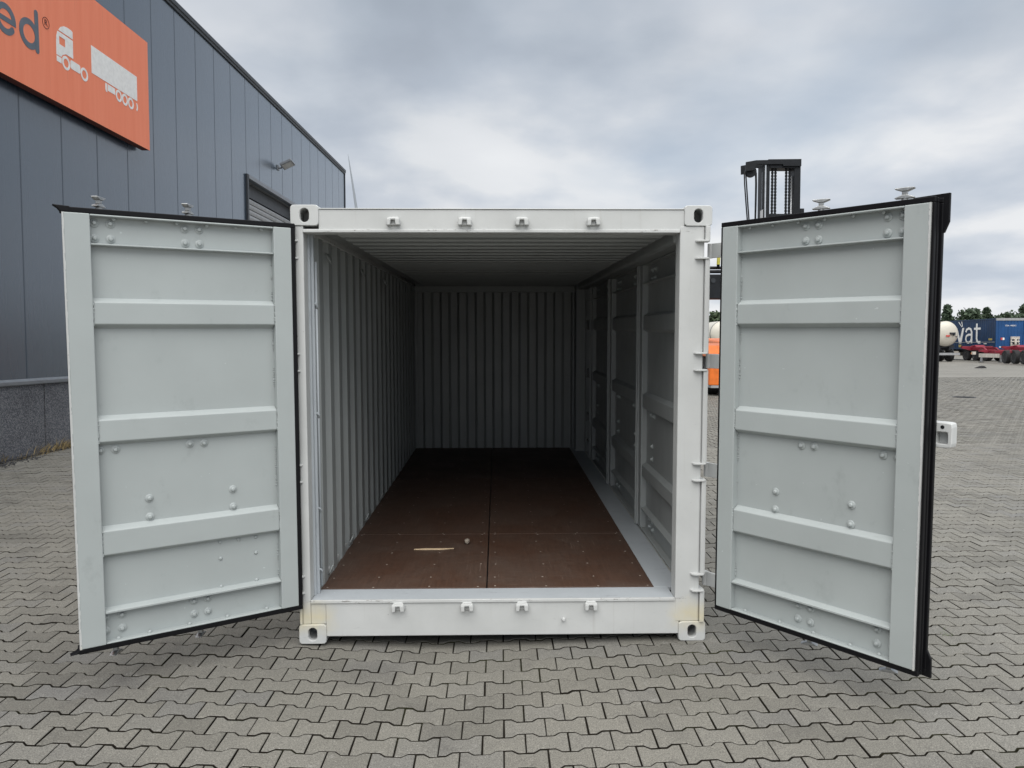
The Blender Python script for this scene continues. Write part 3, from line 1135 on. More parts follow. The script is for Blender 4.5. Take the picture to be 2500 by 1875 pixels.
def end_door(sgn, loc, rotz, label):
    X = lambda u: sgn * u
    d = leaf('end_door', sgn, DW, 'door_grey', CROOT, loc, rotz)
    d['label'] = label
    put_bolts(d, sgn, BOLTS, bolt_me, 'bolt')
    put_bolts(d, sgn, [(u, DH - 0.016) for u in (0.16, 0.30, 0.45, 0.60, 0.75, 0.90)] + [(u, 0.012) for u in (0.18, 0.40, 0.60, 0.80, 0.95)], rivet_me, 'rivet', 0.030)
    if sgn < 0:
        put_bolts(d, sgn, [(0.424, 0.437), (0.325, 0.437), (0.228, 0.437), (0.229, 0.345), (0.424, 0.344), (0.425, 0.184), (0.229, 0.186)], rivet_me, 'rivet')
    # weld beads at the rib ends and down the hinge stile
    b = MB()
    rnd = random.Random(5 + sgn)
    for v0, v1 in RIBS:
        for u, dirn in ((0.100, 1), (DW - 0.115, -1)):
            v = v0 - 0.004
            while v < v1 + 0.01:
                r = rnd.uniform(0.0032, 0.0055)
                b.lathe([(0.0001, -r), (r * .8, -r * .5), (r, 0), (r * .8, r * .5), (0.0001, r)], 'z', 6, (X(u + dirn * rnd.uniform(-.001, .002)), 0.006, v))
                v += rnd.uniform(0.006, 0.010) if rnd.random() < .8 else 0.02
    for u in (0.103,):
        v = 0.2
        while v < 2.03:
            if not any(a0 - .02 < v < a1 + .02 for a0, a1 in RIBS):
                r = rnd.uniform(0.003, 0.006)
                b.lathe([(0.0001, -r), (r * .8, -r * .5), (r, 0), (r * .8, r * .5), (0.0001, r)], 'z', 6, (X(u), 0.043, v))
            v += rnd.uniform(0.006, 0.014) if rnd.random() < .9 else rnd.uniform(0.05, 0.2)
    tag(b.build('weld_beads', 'door_grey', d, smooth=True), kind='stuff')
    # bright ragged paint edge on the free stile
    e = MB()
    v = 0.0
    while v < DH:
        h_ = rnd.uniform(0.006, 0.03)
        e.box(X(DW - rnd.uniform(0.0005, 0.004)), X(DW + 0.006), -0.0012, 0.014, v, min(DH, v + h_ + 0.0005))
        v += h_
    e.build('paint_edge', 'white_paint', d)
    # rubber seal: soft front bead and a wide back lip that flares at the free corners
    g = MB()
    def frame(o0, o1, y0, y1, top=0.0):
        u0, u1, v0, v1 = -o1 * (1.0 if sgn > 0 else 1.9), DW + 0.008 + (o1 if sgn > 0 else 0.002), -o1 - top, DH + o1 + top
        iu0, iu1, iv0, iv1 = -o0, DW + 0.008 + o0, -o0, DH + o0
        g.box(X(u0), X(u1), y0, y1, iv1, v1)
        g.box(X(u0), X(u1), y0, y1, v0, iv0)
        g.box(X(u0), X(iu0), y0, y1, iv0, iv1)
        if sgn > 0:
            g.box(X(iu1), X(u1), y0, y1, iv0, iv1)
    frame(0.0005, 0.013, 0.004, 0.030, 0.014)
    frame(0.0005, 0.017, 0.031, 0.044, 0.006)
    frame(0.0005, 0.024, 0.064, 0.085)
    frame(0.0005, 0.012, 0.0445, 0.0635)
    g.build('seal', 'gasket_dark', d, 0.004, seg=3)
    eu, ev = DW + 0.032, DH + 0.024
    fl = MB()
    if sgn > 0:
        fl.prism([(X(eu - 0.17), ev - 0.004), (X(eu - 0.135), ev + 0.016), (X(eu + 0.026), ev + 0.020), (X(eu + 0.026), ev - 0.11), (X(eu + 0.006), ev - 0.16), (X(eu - 0.004), ev - 0.16), (X(eu - 0.004), ev - 0.004)], 'y', 0.068, 0.084)
    else:
        fl.prism([(X(DW - 0.03), DH + 0.003), (X(DW + 0.010), DH + 0.002), (X(DW + 0.022), DH + 0.018), (X(DW + 0.044), DH + 0.034), (X(DW - 0.03), DH + 0.030)], 'y', 0.002, 0.050)
    fl.build('seal_corner', 'gasket_dark', d, 0.003)
    fl = MB()
    if sgn > 0:
        fl.prism([(X(eu - 0.10), -0.020), (X(eu - 0.06), -0.034), (X(eu + 0.022), -0.040), (X(eu + 0.020), 0.05), (X(eu - 0.004), 0.10), (X(eu - 0.004), -0.020)], 'y', 0.068, 0.084)
    else:
        fl.prism([(X(DW - 0.03), -0.003), (X(DW + 0.010), -0.002), (X(DW + 0.020), -0.012), (X(DW + 0.050), -0.024), (X(DW - 0.03), -0.018)], 'y', 0.002, 0.050)
    fl.build('seal_corner', 'gasket_dark', d, 0.003)
    # outer skin, hinge straps
    MB().box(X(0.0), X(DW), 0.0585, 0.0635, 0.0, DH).build('outer_skin', 'white_paint', d)
    for hz in HZ:
        b = MB()
        u0 = -0.150 if sgn > 0 else -0.035
        b.box(X(u0), X(0.22), 0.086, 0.098, hz - 0.253 - 0.043, hz - 0.253 + 0.043)
        b.tube((X(u0), 0.092, hz - 0.253 - 0.043), (X(u0), 0.092, hz - 0.253 + 0.043), 0.017)
        b.build('hinge_strap', 'white_paint', d, 0.003)
    # locking bars with cams
    for u in (0.525, 0.955):
        b = MB()
        b.tube((X(u), 0.125, -0.034), (X(u), 0.125, DH + 0.046), 0.017, n=14)
        for v in (0.10, 1.05, 2.10):
            b.box(X(u - 0.05), X(u + 0.05), 0.087, 0.132, v - 0.04, v + 0.04)
        b.build('locking_bar', 'galvanised', d, smooth=False)
        for z, fl_ in ((DH + 0.046, 0), (-0.044, 1)):
            o = link('cam_end', cam_me, d, (X(u), 0.125, z))
            o.rotation_euler = (R(180) * fl_, 0, R(20 if sgn > 0 else 55) + random.uniform(-.15, .15))
            bv = o.modifiers.new('bevel', 'BEVEL')
            bv.width = 0.003
            bv.segments = 2
        b = MB()
        b.box(X(u - 0.34), X(u), 0.134, 0.142, 0.93, 0.97)
        b.build('door_handle', 'galvanised', d, 0.003)
    return d


ld = end_door(-1, (-1.203, -0.053, 0.253), R(32.7), 'left grey door leaf')
rd = end_door(1, (1.252, -0.100, 0.253), R(-52.1), 'right grey door leaf with a white lock plate on its edge')
# lock box plate that sticks out past the free edge of the right leaf
b = MB()
u0, u1, v0, v1 = 1.10, 1.222, 1.068, 1.188
n = 28
outer = [(x + (u0 + u1) / 2, z + (v0 + v1) / 2) for x, z in rrect(u1 - u0, v1 - v0, 0.012, n)]
inner = [(x + 1.178, z + 1.114) for x, z in rrect(0.052, 0.056, 0.003, n)]
rings = [[(x, 0.150, z) for x, z in outer], [(x, 0.090, z) for x, z in outer], [(x, 0.090, z) for x, z in inner], [(x, 0.140, z) for x, z in inner]]
fs = []
for i in range(3):
    for k in range(n):
        fs.append((i * n + k, i * n + (k + 1) % n, (i + 1) * n + (k + 1) % n, (i + 1) * n + k))
fs += [tuple(range(n)), tuple(range(3 * n, 4 * n))]
b.add([v for r0 in rings for v in r0], fs)
lb = b.build('lock_plate', 'white_paint', rd)
lb.modifiers.new('bevel', 'BEVEL').width = 0.004
lb.modifiers['bevel'].limit_method = 'ANGLE'
MB().tube((1.180, 0.0885, 1.166), (1.180, 0.10, 1.166), 0.009).build('bolt_hole_disc', 'rubber', rd)  # solid black disc, the hole's darkness put in as colour

# ---- side door leaves on the right, seen from inside
for y0, y1 in ((0.118, 1.74), (1.76, 3.39), (3.41, 4.95), (4.97, 5.62)):
    wdt = y1 - y0 - 0.012
    sl = leaf('side_door_leaf', 1, wdt, 'inner_grey_shaded', CROOT, (1.122, y0 + 0.006 + wdt, 0.268), R(-90), height=2.115, ribs=[(1.602, 1.71), (0.985, 1.085), (0.425, 0.515)], stile=(0.115, 0.115))
    pts = [(u, v) for u in (0.30, 0.42, wdt - 0.42, wdt - 0.30) for v in (2.06, 1.995)] if wdt > 1 else []
    pts += [(0.30, 0.94), (0.42, 0.94), (wdt - 0.42, 0.94), (wdt - 0.30, 0.94)] if wdt > 1 else []
    pts += [(u, v) for u in (0.35, wdt - 0.35) for v in (0.70, 0.60)] + [(u, v) for u in (0.3, 0.42, wdt - 0.3) for v in (0.12, 0.06)]
    put_bolts(sl, 1, pts, bolt_me, 'bolt')
for y in (1.75, 3.40, 4.96):
    b = MB()
    b.box(1.100, 1.1215, y - 0.004, y + 0.003, 0.272, 2.38)
    b.box(1.110, 1.125, y - 0.03, y + 0.03, 0.272, 2.38)
    b.build('leaf_joint_strip', 'inner_grey_shaded', CROOT, 0.001, seg=1)
MB().box(1.182, 1.198, 0.113, 5.62, 0.27, 2.382).build('side_skin', 'white_paint', CROOT)

# ---- things lying on the floor, in container coordinates
CM = Euler((R(1.43), 0, R(0.25))).to_matrix()
FR = Euler((R(1.43), 0, R(0.25)))
o = MB().add([(-0.145, -0.004, 0), (-0.05, -0.008, 0), (0.06, -0.006, 0), (0.146, 0.022, 0), (0.148, 0.028, 0), (0.06, 0.010, 0), (-0.05, 0.010, 0), (-0.145, 0.012, 0),
              (-0.143, -0.002, .005), (-0.05, -0.005, .009), (0.06, -0.003, .009), (0.145, 0.023, .004), (0.146, 0.026, .004), (0.06, 0.007, .009), (-0.05, 0.007, .009), (-0.143, 0.010, .005)],
             [tuple(range(8))[::-1], tuple(range(8, 16))] + [(i, (i + 1) % 8, 8 + (i + 1) % 8, 8 + i) for i in range(8)]).build('wood_sliver', 'raw_wood')
o.location = CM @ Vector((-0.50, 1.036, 0.2675))
o.rotation_euler = FR
tag(o, 'thin pale wooden splinter lying on the brown plywood floor', 'wood scrap')
b = MB()
rr = random.Random(2)
N1, N2 = 9, 7
vs = []
for i in range(N2):
    for k in range(N1):
        t, p_ = 2 * math.pi * k / N1, math.pi * i / (N2 - 1)
        q = rr.uniform(0.6, 1.15)
        vs.append((0.021 * q * math.sin(p_) * math.cos(t), 0.040 * q * math.sin(p_) * math.sin(t), 0.018 + 0.018 * q * -math.cos(p_)))
fs = [(i * N1 + k, i * N1 + (k + 1) % N1, (i + 1) * N1 + (k + 1) % N1, (i + 1) * N1 + k) for i in range(N2 - 1) for k in range(N1)]
o = b.add(vs, fs).build('crumpled_paper', 'paper_scrap')
o.location = CM @ Vector((-0.262, 1.19, 0.268))
o.rotation_euler = FR
tag(o, 'small crumpled scrap of dirty paper on the plywood floor', 'paper scrap')

# ================================================================== warehouse on the left
WLOC = (-6.790, 6.817, 0.2)
WROT = (0, 0, R(-1.73))
wh = empty('warehouse', WLOC, WROT, 'tall dark grey warehouse clad in vertical metal panels', 'building')
Z = lambda z: z - 0.2
PL_TOP, W_TOP, S0, S1 = 1.25, 8.66, -14.22, 19.75
DS0, DS1, DZ = 8.82, 13.6, 6.13
# inner mass of the building (recessed behind the panels), with a recess for the roller door
b = MB()
b.box(-26, -0.10, S0, DS0, Z(0.15), Z(W_TOP))
b.box(-26, -0.10, DS1, S1 - 0.03, Z(0.15), Z(W_TOP))
b.box(-26, -0.10, DS0 + 0.001, DS1 - 0.001, Z(DZ), Z(W_TOP))
b.box(-26, -0.60, DS0 + 0.001, DS1 - 0.001, Z(0.15), Z(DZ) - 0.001)
b.build('wall_core', 'steel_trim', wh)


def panel_mesh(s0, s1, z0, z1):
    b = MB()
    g_ = 0.004
    b.prism([(-0.10, s0 + 0.001), (-0.10, s1 - 0.001), (-0.012, s1 - 0.001), (-0.012, s1 - g_ - 0.004), (0.0, s1 - g_ - 0.012), (0.0, s0 + g_ + 0.012), (-0.012, s0 + g_ + 0.004), (-0.012, s0 + 0.001)], 'z', z0, z1)
    return b


s = -14.22
while s < S1 - 0.1:
    e = min(s + 1.0, S1 - 0.02)
    z0 = PL_TOP + 0.085
    if e > DS0 + 0.05 and s < DS1 - 0.05:
        if s < DS0 < e:
            panel_mesh(s, DS0 - 0.001, Z(z0), Z(DZ) - 0.001).build('wall_panel', 'cladding_grey', wh)
        if s < DS1 < e:
            panel_mesh(DS1 + 0.001, e, Z(z0), Z(DZ) - 0.001).build('wall_panel', 'cladding_grey', wh)
        z0 = DZ
    panel_mesh(s, e, Z(z0), Z(W_TOP)).build('wall_panel', 'cladding_grey', wh)
    s += 1.0
# plinth panels
pj = [-14.2, -10.9, -6.9, -3.4, 0.135, 3.9, 7.4, DS0, DS1, 17.0, S1]
for a0, a1 in zip(pj[:-1], pj[1:]):
    if a0 == DS0:
        continue
    MB().box(-0.10, 0.02, a0 + 0.012, a1 - 0.012, Z(0.05), Z(PL_TOP) - 0.002).build('plinth_panel', 'aggregate_concrete', wh, 0.004)
for a0, a1 in ((S0, DS0 - 0.11), (DS1 + 0.11, S1)):
    b = MB()
    b.prism([(-0.09, Z(PL_TOP)), (0.055, Z(PL_TOP)), (0.060, Z(PL_TOP) + 0.012), (0.062, Z(PL_TOP) + 0.05), (0.030, Z(PL_TOP) + 0.058), (0.006, Z(PL_TOP) + 0.0845), (-0.09, Z(PL_TOP) + 0.0845)], 'y', a0, a1)
    b.build('drip_flashing', 'steel_trim', wh)
# roof edge trim and corner trim
b = MB()
b.prism([(-26.05, Z(W_TOP) + 0.001), (0.035, Z(W_TOP) + 0.001), (0.035, Z(W_TOP) + 0.06), (0.055, Z(W_TOP) + 0.07), (0.055, Z(W_TOP) + 0.16), (-0.30, Z(W_TOP) + 0.175), (-26.05, Z(W_TOP) + 0.175)], 'y', S0, S1 + 0.05)
b.build('roof_trim', 'dark_steel', wh)
MB().box(-0.12, 0.03, S1 - 0.018, S1 + 0.035, Z(0.15), Z(W_TOP)).build('corner_trim', 'dark_steel', wh)
# roller door
MB().box(-0.10, 0.05, DS0 - 0.10, DS0 - 0.002, Z(0.1), Z(DZ) + 0.10).build('door_frame', 'dark_steel', wh)
MB().box(-0.10, 0.05, DS1 + 0.002, DS1 + 0.10, Z(0.1), Z(DZ) + 0.10).build('door_frame', 'dark_steel', wh)
MB().box(-0.02, 0.06, DS0 - 0.001, DS1 + 0.001, Z(DZ) + 0.001, Z(DZ) + 0.10).build('door_frame', 'steel_trim', wh)
MB().box(-0.32, -0.20, DS0 + 0.003, DS1 - 0.003, Z(DZ) - 0.35, Z(DZ) - 0.003).build('shutter_shade_box', 'dark_steel', wh)  # dark box paints the shadow band under the door header
z = 0.2
slat = MB().prism([(-0.22, 0.0), (-0.17, 0.012), (-0.155, 0.07), (-0.17, 0.128), (-0.22, 0.14)], 'y', DS0 + 0.004, DS1 - 0.004).mesh('shutter_slat')
slat.materials.append(M['frame_grey'])
while z < DZ - 0.48:
    link('shutter_slat', slat, wh, (0, 0, Z(z)))
    z += 0.142

# gravel strip and dry weeds along the plinth
b = MB()
rr = random.Random(11)
for k in range(2600):
    s = rr.uniform(-4, 6)
    x = 0.03 + abs(rr.gauss(0, 0.10))
    r = rr.uniform(0.008, 0.022)
    g0 = Z(0.19 + 0.0) + 0.02
    c = (x, s, g0 + (0.03 if x < 0.12 else 0.0) + rr.uniform(-.004, .01))
    vs = [(c[0] + r * rr.uniform(.6, 1.2) * dx, c[1] + r * rr.uniform(.6, 1.3) * dy, c[2] + r * 0.7 * rr.uniform(.6, 1.2) * dz) for dx, dy, dz in ((1, 0, 0), (-1, 0, 0), (0, 1, 0), (0, -1, 0), (0, 0, 1), (0, 0, -1))]
    b.add(vs, [(0, 2, 4), (2, 1, 4), (1, 3, 4), (3, 0, 4), (2, 0, 5), (1, 2, 5), (3, 1, 5), (0, 3, 5)])
o = b.build('gravel', 'gravel_dark', fixn=False)
o.location, o.rotation_euler = WLOC, WROT
tag(o, 'dark gravel strip along the foot of the warehouse wall', 'gravel', kind='stuff')
b = MB()
for k in range(520):
    s = rr.gauss(0.75, 0.55) if k < 380 else rr.uniform(-3, 5)
    x = 0.04 + abs(rr.gauss(0, 0.06))
    l = rr.uniform(0.05, 0.20) * (1.3 if rr.random() < .1 else 1)
    t = rr.uniform(0, 6.28)
    ln = rr.uniform(0.2, 0.9)
    w = rr.uniform(0.003, 0.006)
    ax, ay = math.cos(t) * l * ln, math.sin(t) * l * ln
    p0 = Vector((x, s, Z(0.2) + 0.02))
    p1 = p0 + Vector((abs(ax) * 0.4, ay * .4, l * 0.6))
    p2 = p0 + Vector((abs(ax), ay, l * 0.85))
    sd_ = Vector((-math.sin(t), math.cos(t), 0)) * w
    b.add([p0 - sd_, p0 + sd_, p1 + sd_ * .8, p1 - sd_ * .8, p2], [(0, 1, 2, 3), (3, 2, 4)])
o = b.build('dry_weeds', 'dry_grass', fixn=False)
o.location, o.rotation_euler = WLOC, WROT
tag(o, 'straw coloured dry weeds at the foot of the warehouse wall', 'weeds', kind='stuff')

# ---- orange sign board on brackets
sg = empty('sign_board', WLOC, WROT, 'large orange sign board with truck symbols on the warehouse wall', 'sign')
SZ0, SZ1 = 5.422, 7.381
MB().box(0.055, 0.196, -7.8, 3.206, Z(SZ0) + 0.002, Z(SZ1) - 0.002).build('frame', 'sign_dark_edge', sg)
MB().box(0.1965, 0.2, -7.806, 3.21, Z(SZ0), Z(SZ1)).build('face', 'sign_orange', sg)
b = MB()
for s in (2.6, 0.6, -1.4, -3.4, -5.4):
    b.box(0.003, 0.054, s, s + 0.06, Z(SZ0) + 0.1, Z(SZ1) - 0.1)
b.build('bracket', 'dark_steel', sg)


def flat(polys, name, mat, parent, x0=0.2005, x1=0.204):
    b = MB()
    for p in polys:
        b.prism(p, 'x', x0, x1)
    return b.build(name, mat, parent)


def ribbon(pts, w, caps=True):
    """list of quads + round caps along a polyline, in the plane."""
    out = []
    n = len(pts)
    L_, R_ = [], []
    for i, p in enumerate(pts):
        a, c = pts[max(i - 1, 0)], pts[min(i + 1, n - 1)]
        dx, dy = c[0] - a[0], c[1] - a[1]
        l = math.hypot(dx, dy) or 1
        nx_, ny_ = -dy / l * w / 2, dx / l * w / 2
        L_.append((p[0] + nx_, p[1] + ny_))
        R_.append((p[0] - nx_, p[1] - ny_))
    poly = list(R_)
    if caps:
        for (cx, cy), frm in ((pts[-1], R_[-1]),):
            a0 = math.atan2(frm[1] - cy, frm[0] - cx)
            poly += [(cx + w / 2 * math.cos(a0 + math.pi * k / 8), cy + w / 2 * math.sin(a0 + math.pi * k / 8)) for k in range(1, 8)]
    poly += list(reversed(L_))
    if caps:
        cx, cy = pts[0]
        a0 = math.atan2(L_[0][1] - cy, L_[0][0] - cx)
        poly += [(cx + w / 2 * math.cos(a0 + math.pi * k / 8), cy + w / 2 * math.sin(a0 + math.pi * k / 8)) for k in range(1, 8)]
    return poly


def arc(cx, cy, rx, ry, a0, a1, n=24):
    return [(cx + rx * math.cos(R(a0 + (a1 - a0) * k / n)), cy + ry * math.sin(R(a0 + (a1 - a0) * k / n))) for k in range(n + 1)]


def zz(poly):
    return [(s, Z(z)) for s, z in poly]


def ringpoly(cx, cz, r0, r1, parts=2):
    out = []
    for k in range(parts):
        a0, a1 = 360 / parts * k, 360 / parts * (k + 1)
        o_ = arc(cx, cz, r1, r1, a0, a1, 14)
        i_ = arc(cx, cz, r0, r0, a1, a0, 14)
        out.append(zz(o_ + i_))
    return out


# letters e and d
ecx, ecz = -0.745, 6.168
e_poly = [zz(ribbon(arc(ecx, ecz, 0.170, 0.165, 0, 200, 30) , 0.082)), zz(ribbon(arc(ecx, ecz, 0.170, 0.165, 180, 322, 24), 0.082)), zz([(ecx - 0.15, ecz - 0.038), (ecx + 0.209, ecz - 0.038), (ecx + 0.209, ecz + 0.030), (ecx - 0.15, ecz + 0.030)])]
for k, p in enumerate(e_poly):
    pass
b = MB()
b.prism(e_poly[0], 'x', 0.2005, 0.2040)
b.prism(e_poly[1], 'x', 0.2005, 0.2044)
b.prism(e_poly[2], 'x', 0.2005, 0.2048)
b.build('letter', 'sign_slate', sg)
b = MB()
dcx, dcz = -0.252, 6.168
b.prism(zz(ribbon(arc(dcx, dcz, 0.172, 0.165, 0, 180, 30), 0.085, False)), 'x', 0.2005, 0.2040)
b.prism(zz(ribbon(arc(dcx, dcz, 0.172, 0.165, 180, 360, 30), 0.085, False)), 'x', 0.2005, 0.2044)
b.prism(zz(ribbon([(-0.075, 5.999), (-0.078, 6.25), (-0.085, 6.52)], 0.085)), 'x', 0.2005, 0.2048)
b.build('letter', 'sign_slate', sg)
flat(ringpoly(0.142, 6.475, 0.074, 0.082), 'registered_ring', 'sign_dark_edge', sg)


def text_obj(txt, size, name, mat, parent, extr=0.002, align='CENTER'):
    cu = bpy.data.curves.new(name, 'FONT')
    cu.body = txt
    cu.size = size
    cu.extrude = extr
    cu.align_x = align
    cu.align_y = 'CENTER'
    tmp = bpy.data.objects.new(name, cu)
    COL.objects.link(tmp)
    bpy.context.view_layer.update()
    me = bpy.data.meshes.new_from_object(tmp.evaluated_get(bpy.context.evaluated_depsgraph_get()))
    bpy.data.objects.remove(tmp, do_unlink=True)
    me.materials.clear()
    me.materials.append(M[mat])
    return link(name, me, parent)


o = text_obj('R', 0.125, 'registered_letter', 'sign_dark_edge', sg)
o.location = (0.2025, 0.142, Z(6.475))
o.rotation_euler = (R(90), 0, R(90))
# tractor unit symbol
cab_top = [(0.443, 6.500), (0.50, 6.565), (0.58, 6.607), (0.66, 6.622), (0.76, 6.622), (0.807, 6.612), (0.807, 6.500)]
cab_l = [(0.380, 6.123), (0.380, 6.300), (0.390, 6.400), (0.420, 6.478), (0.455, 6.478), (0.455, 6.30), (0.455, 6.123)]
cab_t = [(0.456, 6.418), (0.456, 6.478), (0.807, 6.478), (0.807, 6.418)]
cab_r = [(0.606, 6.417), (0.807, 6.417), (0.807, 6.207), (0.606, 6.207)]
cab_b = [(0.456, 6.300), (0.605, 6.300), (0.605, 6.200), (0.53, 6.165), (0.50, 6.123), (0.456, 6.123)]
tank = [(0.732, 6.150), (0.755, 6.172), (0.970, 6.172), (0.993, 6.150), (0.993, 6.060), (0.970, 6.040), (0.755, 6.040), (0.732, 6.060)]
bump_ = [(0.382, 6.108), (0.502, 6.108), (0.502, 6.028), (0.382, 6.028)]
flat([zz(p) for p in (cab_top, cab_l, cab_t, cab_r, cab_b, tank, bump_)] + ringpoly(0.618, 6.075, 0.064, 0.102) + ringpoly(1.103, 6.075, 0.064, 0.102), 'truck_symbol', 'sign_white', sg)
box_ = [(1.315, 6.177), (1.315, 6.613), (2.775, 6.613), (2.775, 6.183)]
leg_ = [(1.715, 6.155), (1.765, 6.155), (1.765, 6.05), (1.775, 6.02), (1.735, 6.02), (1.715, 6.05)]
tb = [(1.787, 6.155), (2.02, 6.155), (2.02, 6.050), (1.787, 6.050)]
part_ = arc(2.690, 6.075, 0.1, 0.1, -48, 48, 10) + arc(2.690, 6.075, 0.065, 0.068, 48, -48, 10)
flat([zz(p) for p in (box_, leg_, tb, part_)] + ringpoly(2.141, 6.075, 0.060, 0.099) + ringpoly(2.343, 6.075, 0.060, 0.099) + ringpoly(2.545, 6.075, 0.060, 0.099), 'trailer_symbol', 'sign_white', sg)

# ---- floodlight on the wall
fl = empty('floodlight', WLOC, WROT, 'small grey floodlight on a bracket above the roller door', 'lamp')
fl.location = Vector(WLOC) + Euler(WROT).to_matrix() @ Vector((0.0, 11.35, Z(6.98)))
b = MB()
b.box(0.001, 0.03, -0.07, 0.07, -0.07, 0.07)
b.path([(0.03, 0, 0), (0.09, 0, -0.01), (0.14, 0, 0.02)], 0.028)
b.build('bracket', 'steel_trim', fl)
b = MB()
b.box(-0.02, 0.42, -0.20, 0.20, -0.045, 0.045)
o = b.build('housing', 'steel_trim', fl, 0.012)
o.location = (0.14, 0, 0.03)
o.scale = (0.8, 0.8, 0.8)
o.rotation_euler = (R(-14), R(-24), 0)
o2 = MB().box(0.02, 0.38, -0.17, 0.17, -0.050, -0.046).build('lens', 'chrome', o)
b = MB()
for k in range(6):
    b.box(0.02 + 0.06 * k, 0.03 + 0.06 * k, -0.17, 0.17, 0.046, 0.075)
b.build('cooling_fin', 'steel_trim', o)

# ================================================================== container handler behind the right door
ch = empty('container_handler', (8.42, 18.9, gz(8.4, 18.9)), (0, 0, 0), 'orange container handler truck with tall black mast behind the right door', 'lift truck')
mb = lambda: MB()
bz = ch.location.z
wx = lambda x: x - 8.42
wz = lambda z: z - bz
cX = lambda c: wx(7.27 + (c - 245) * 0.00119)
cZ = lambda c: wz(7.33 - (c - 120) * 0.00119)
# mast
mb().box(cX(690), cX(865), -0.35, 0.10, wz(0.9), cZ(245)).build('mast_column', 'mast_black', ch, 0.01)
mb().box(cX(1480), cX(1640), -0.35, 0.10, wz(0.9), cZ(275)).build('mast_column', 'mast_black', ch, 0.01)
mb().box(cX(735), cX(768), -0.372, -0.351, wz(3.6), cZ(255)).build('wear_strip', 'chrome', ch)
b = mb()
b.prism([(cX(245), cZ(190)), (cX(500), cZ(145)), (cX(800), cZ(138)), (cX(805), cZ(122)), (cX(1632), cZ(112)), (cX(1632), cZ(290)), (cX(1180), cZ(290)), (cX(1170), cZ(245)), (cX(510), cZ(245)), (cX(460), cZ(395)), (cX(250), cZ(415))], 'y', -0.42, -0.36)
b.prism([(cX(245), cZ(190)), (cX(500), cZ(145)), (cX(1632), cZ(115)), (cX(1632), cZ(288)), (cX(1180), cZ(288)), (cX(1170), cZ(245)), (cX(510), cZ(245)), (cX(460), cZ(390)), (cX(250), cZ(410))], 'y', 0.06, 0.11)
b.box(cX(865), cX(1560), -0.359, 0.059, cZ(330), cZ(150))
b.build('mast_head', 'mast_black', ch, 0.008)
for cz_ in (1450, 3000, 4600):
    mb().box(cX(866), cX(1479), -0.30, 0.05, cZ(cz_ + 160), cZ(cz_)).build('mast_crossmember', 'mast_black', ch, 0.008)
mb().tube((cX(410), -0.30, cZ(400)), (cX(410), -0.18, cZ(400)), 0.165, n=28).build('hose_pulley', 'mast_black', ch, 0.008)
for pts in ([(250, 400), (262, 700), (300, 1150), (345, 1650), (420, 2600), (520, 4200)], [(290, 460), (310, 700), (345, 1150), (388, 1650), (450, 2600), (540, 4200)], [(552, 420), (560, 700), (556, 1150), (548, 1650), (545, 2600), (545, 4200)], [(535, 480), (542, 700), (540, 1150), (536, 1650), (530, 2600), (530, 4200)]):
    mb().path([(cX(a), -0.24, cZ(c)) for a, c in pts], 0.021).build('hydraulic_hose', 'rubber', ch, smooth=True)
mb().tube((cX(1452), -0.20, cZ(500)), (cX(1452), -0.20, wz(1.2)), 0.027).build('lift_cylinder', 'chrome', ch, smooth=True)
mb().tube((cX(705), -0.28, cZ(420)), (cX(705), -0.28, wz(1.2)), 0.024).build('lift_cylinder', 'steel_trim', ch, smooth=True)
mb().prism([(cX(625), cZ(1400)), (cX(690), cZ(1352)), (cX(690), cZ(2000)), (cX(625), cZ(2000))], 'y', -0.40, -0.36).build('side_plate', 'frame_grey', ch)
mb().box(cX(1642), cX(1740), -0.35, -0.1, cZ(2100), cZ(1325)).build('side_plate', 'mast_black', ch)
# leaf chains
lk = MB()
z = 0.0
k = 0
while z < 1.42:
    w = 0.034 if k % 2 else 0.023
    lk.box(-w, w, -0.018, 0.018, -z - 0.040, -z)
    lk.tube((-0.037, 0, -z - 0.002), (0.037, 0, -z - 0.002), 0.010, n=6)
    z += 0.047
    k += 1
lkm = lk.mesh('lift_chain')
lkm.materials.append(M['rubber'])
for c in (958, 1036, 1308, 1390):
    link('lift_chain', lkm, ch, (cX(c), -0.24, cZ(285)))
# carriage with spreader beam
mb().box(cX(600), cX(1740), -0.62, -0.37, wz(2.9), wz(4.35)).build('carriage', 'mast_black', ch, 0.01)
sp = mb().box(wx(5.75), wx(11.1), -1.05, -0.63, wz(3.17), wz(3.88)).build('spreader_beam', 'mast_black', ch, 0.02)
for x in (6.15, 6.42, 10.6):
    b = MB()
    b.tube((wx(x), -1.051, wz(3.7)), (wx(x), -1.075, wz(3.7)), 0.07)
    b.build('cap', 'dark_steel', sp)
b = mb()
b.tube((wx(5.8), -0.8, wz(3.98)), (wx(10.9), -0.8, wz(3.98)), 0.05)
b.tube((wx(5.8), -0.7, wz(4.10)), (wx(10.9), -0.7, wz(4.10)), 0.045)
for x in (6.0, 7.4, 9.4, 10.8):
    b.box(wx(x), wx(x) + 0.08, -0.86, -0.64, wz(3.88), wz(4.14))
b.build('spreader_pipe', 'rubber', ch)
b = mb()
b.path([(wx(6.35), -0.85, wz(4.05)), (wx(6.36), -0.87, wz(4.45)), (wx(6.45), -0.85, wz(4.72)), (wx(6.75), -0.80, wz(4.85)), (wx(7.2), -0.7, wz(4.75))], 0.045)
o = b.build('spreader_hose', 'rubber', ch, smooth=True)
mb().tube((wx(6.352), -0.86, wz(4.18)), (wx(6.362), -0.87, wz(4.44)), 0.05).build('hose_sleeve', 'hose_yellow', o)
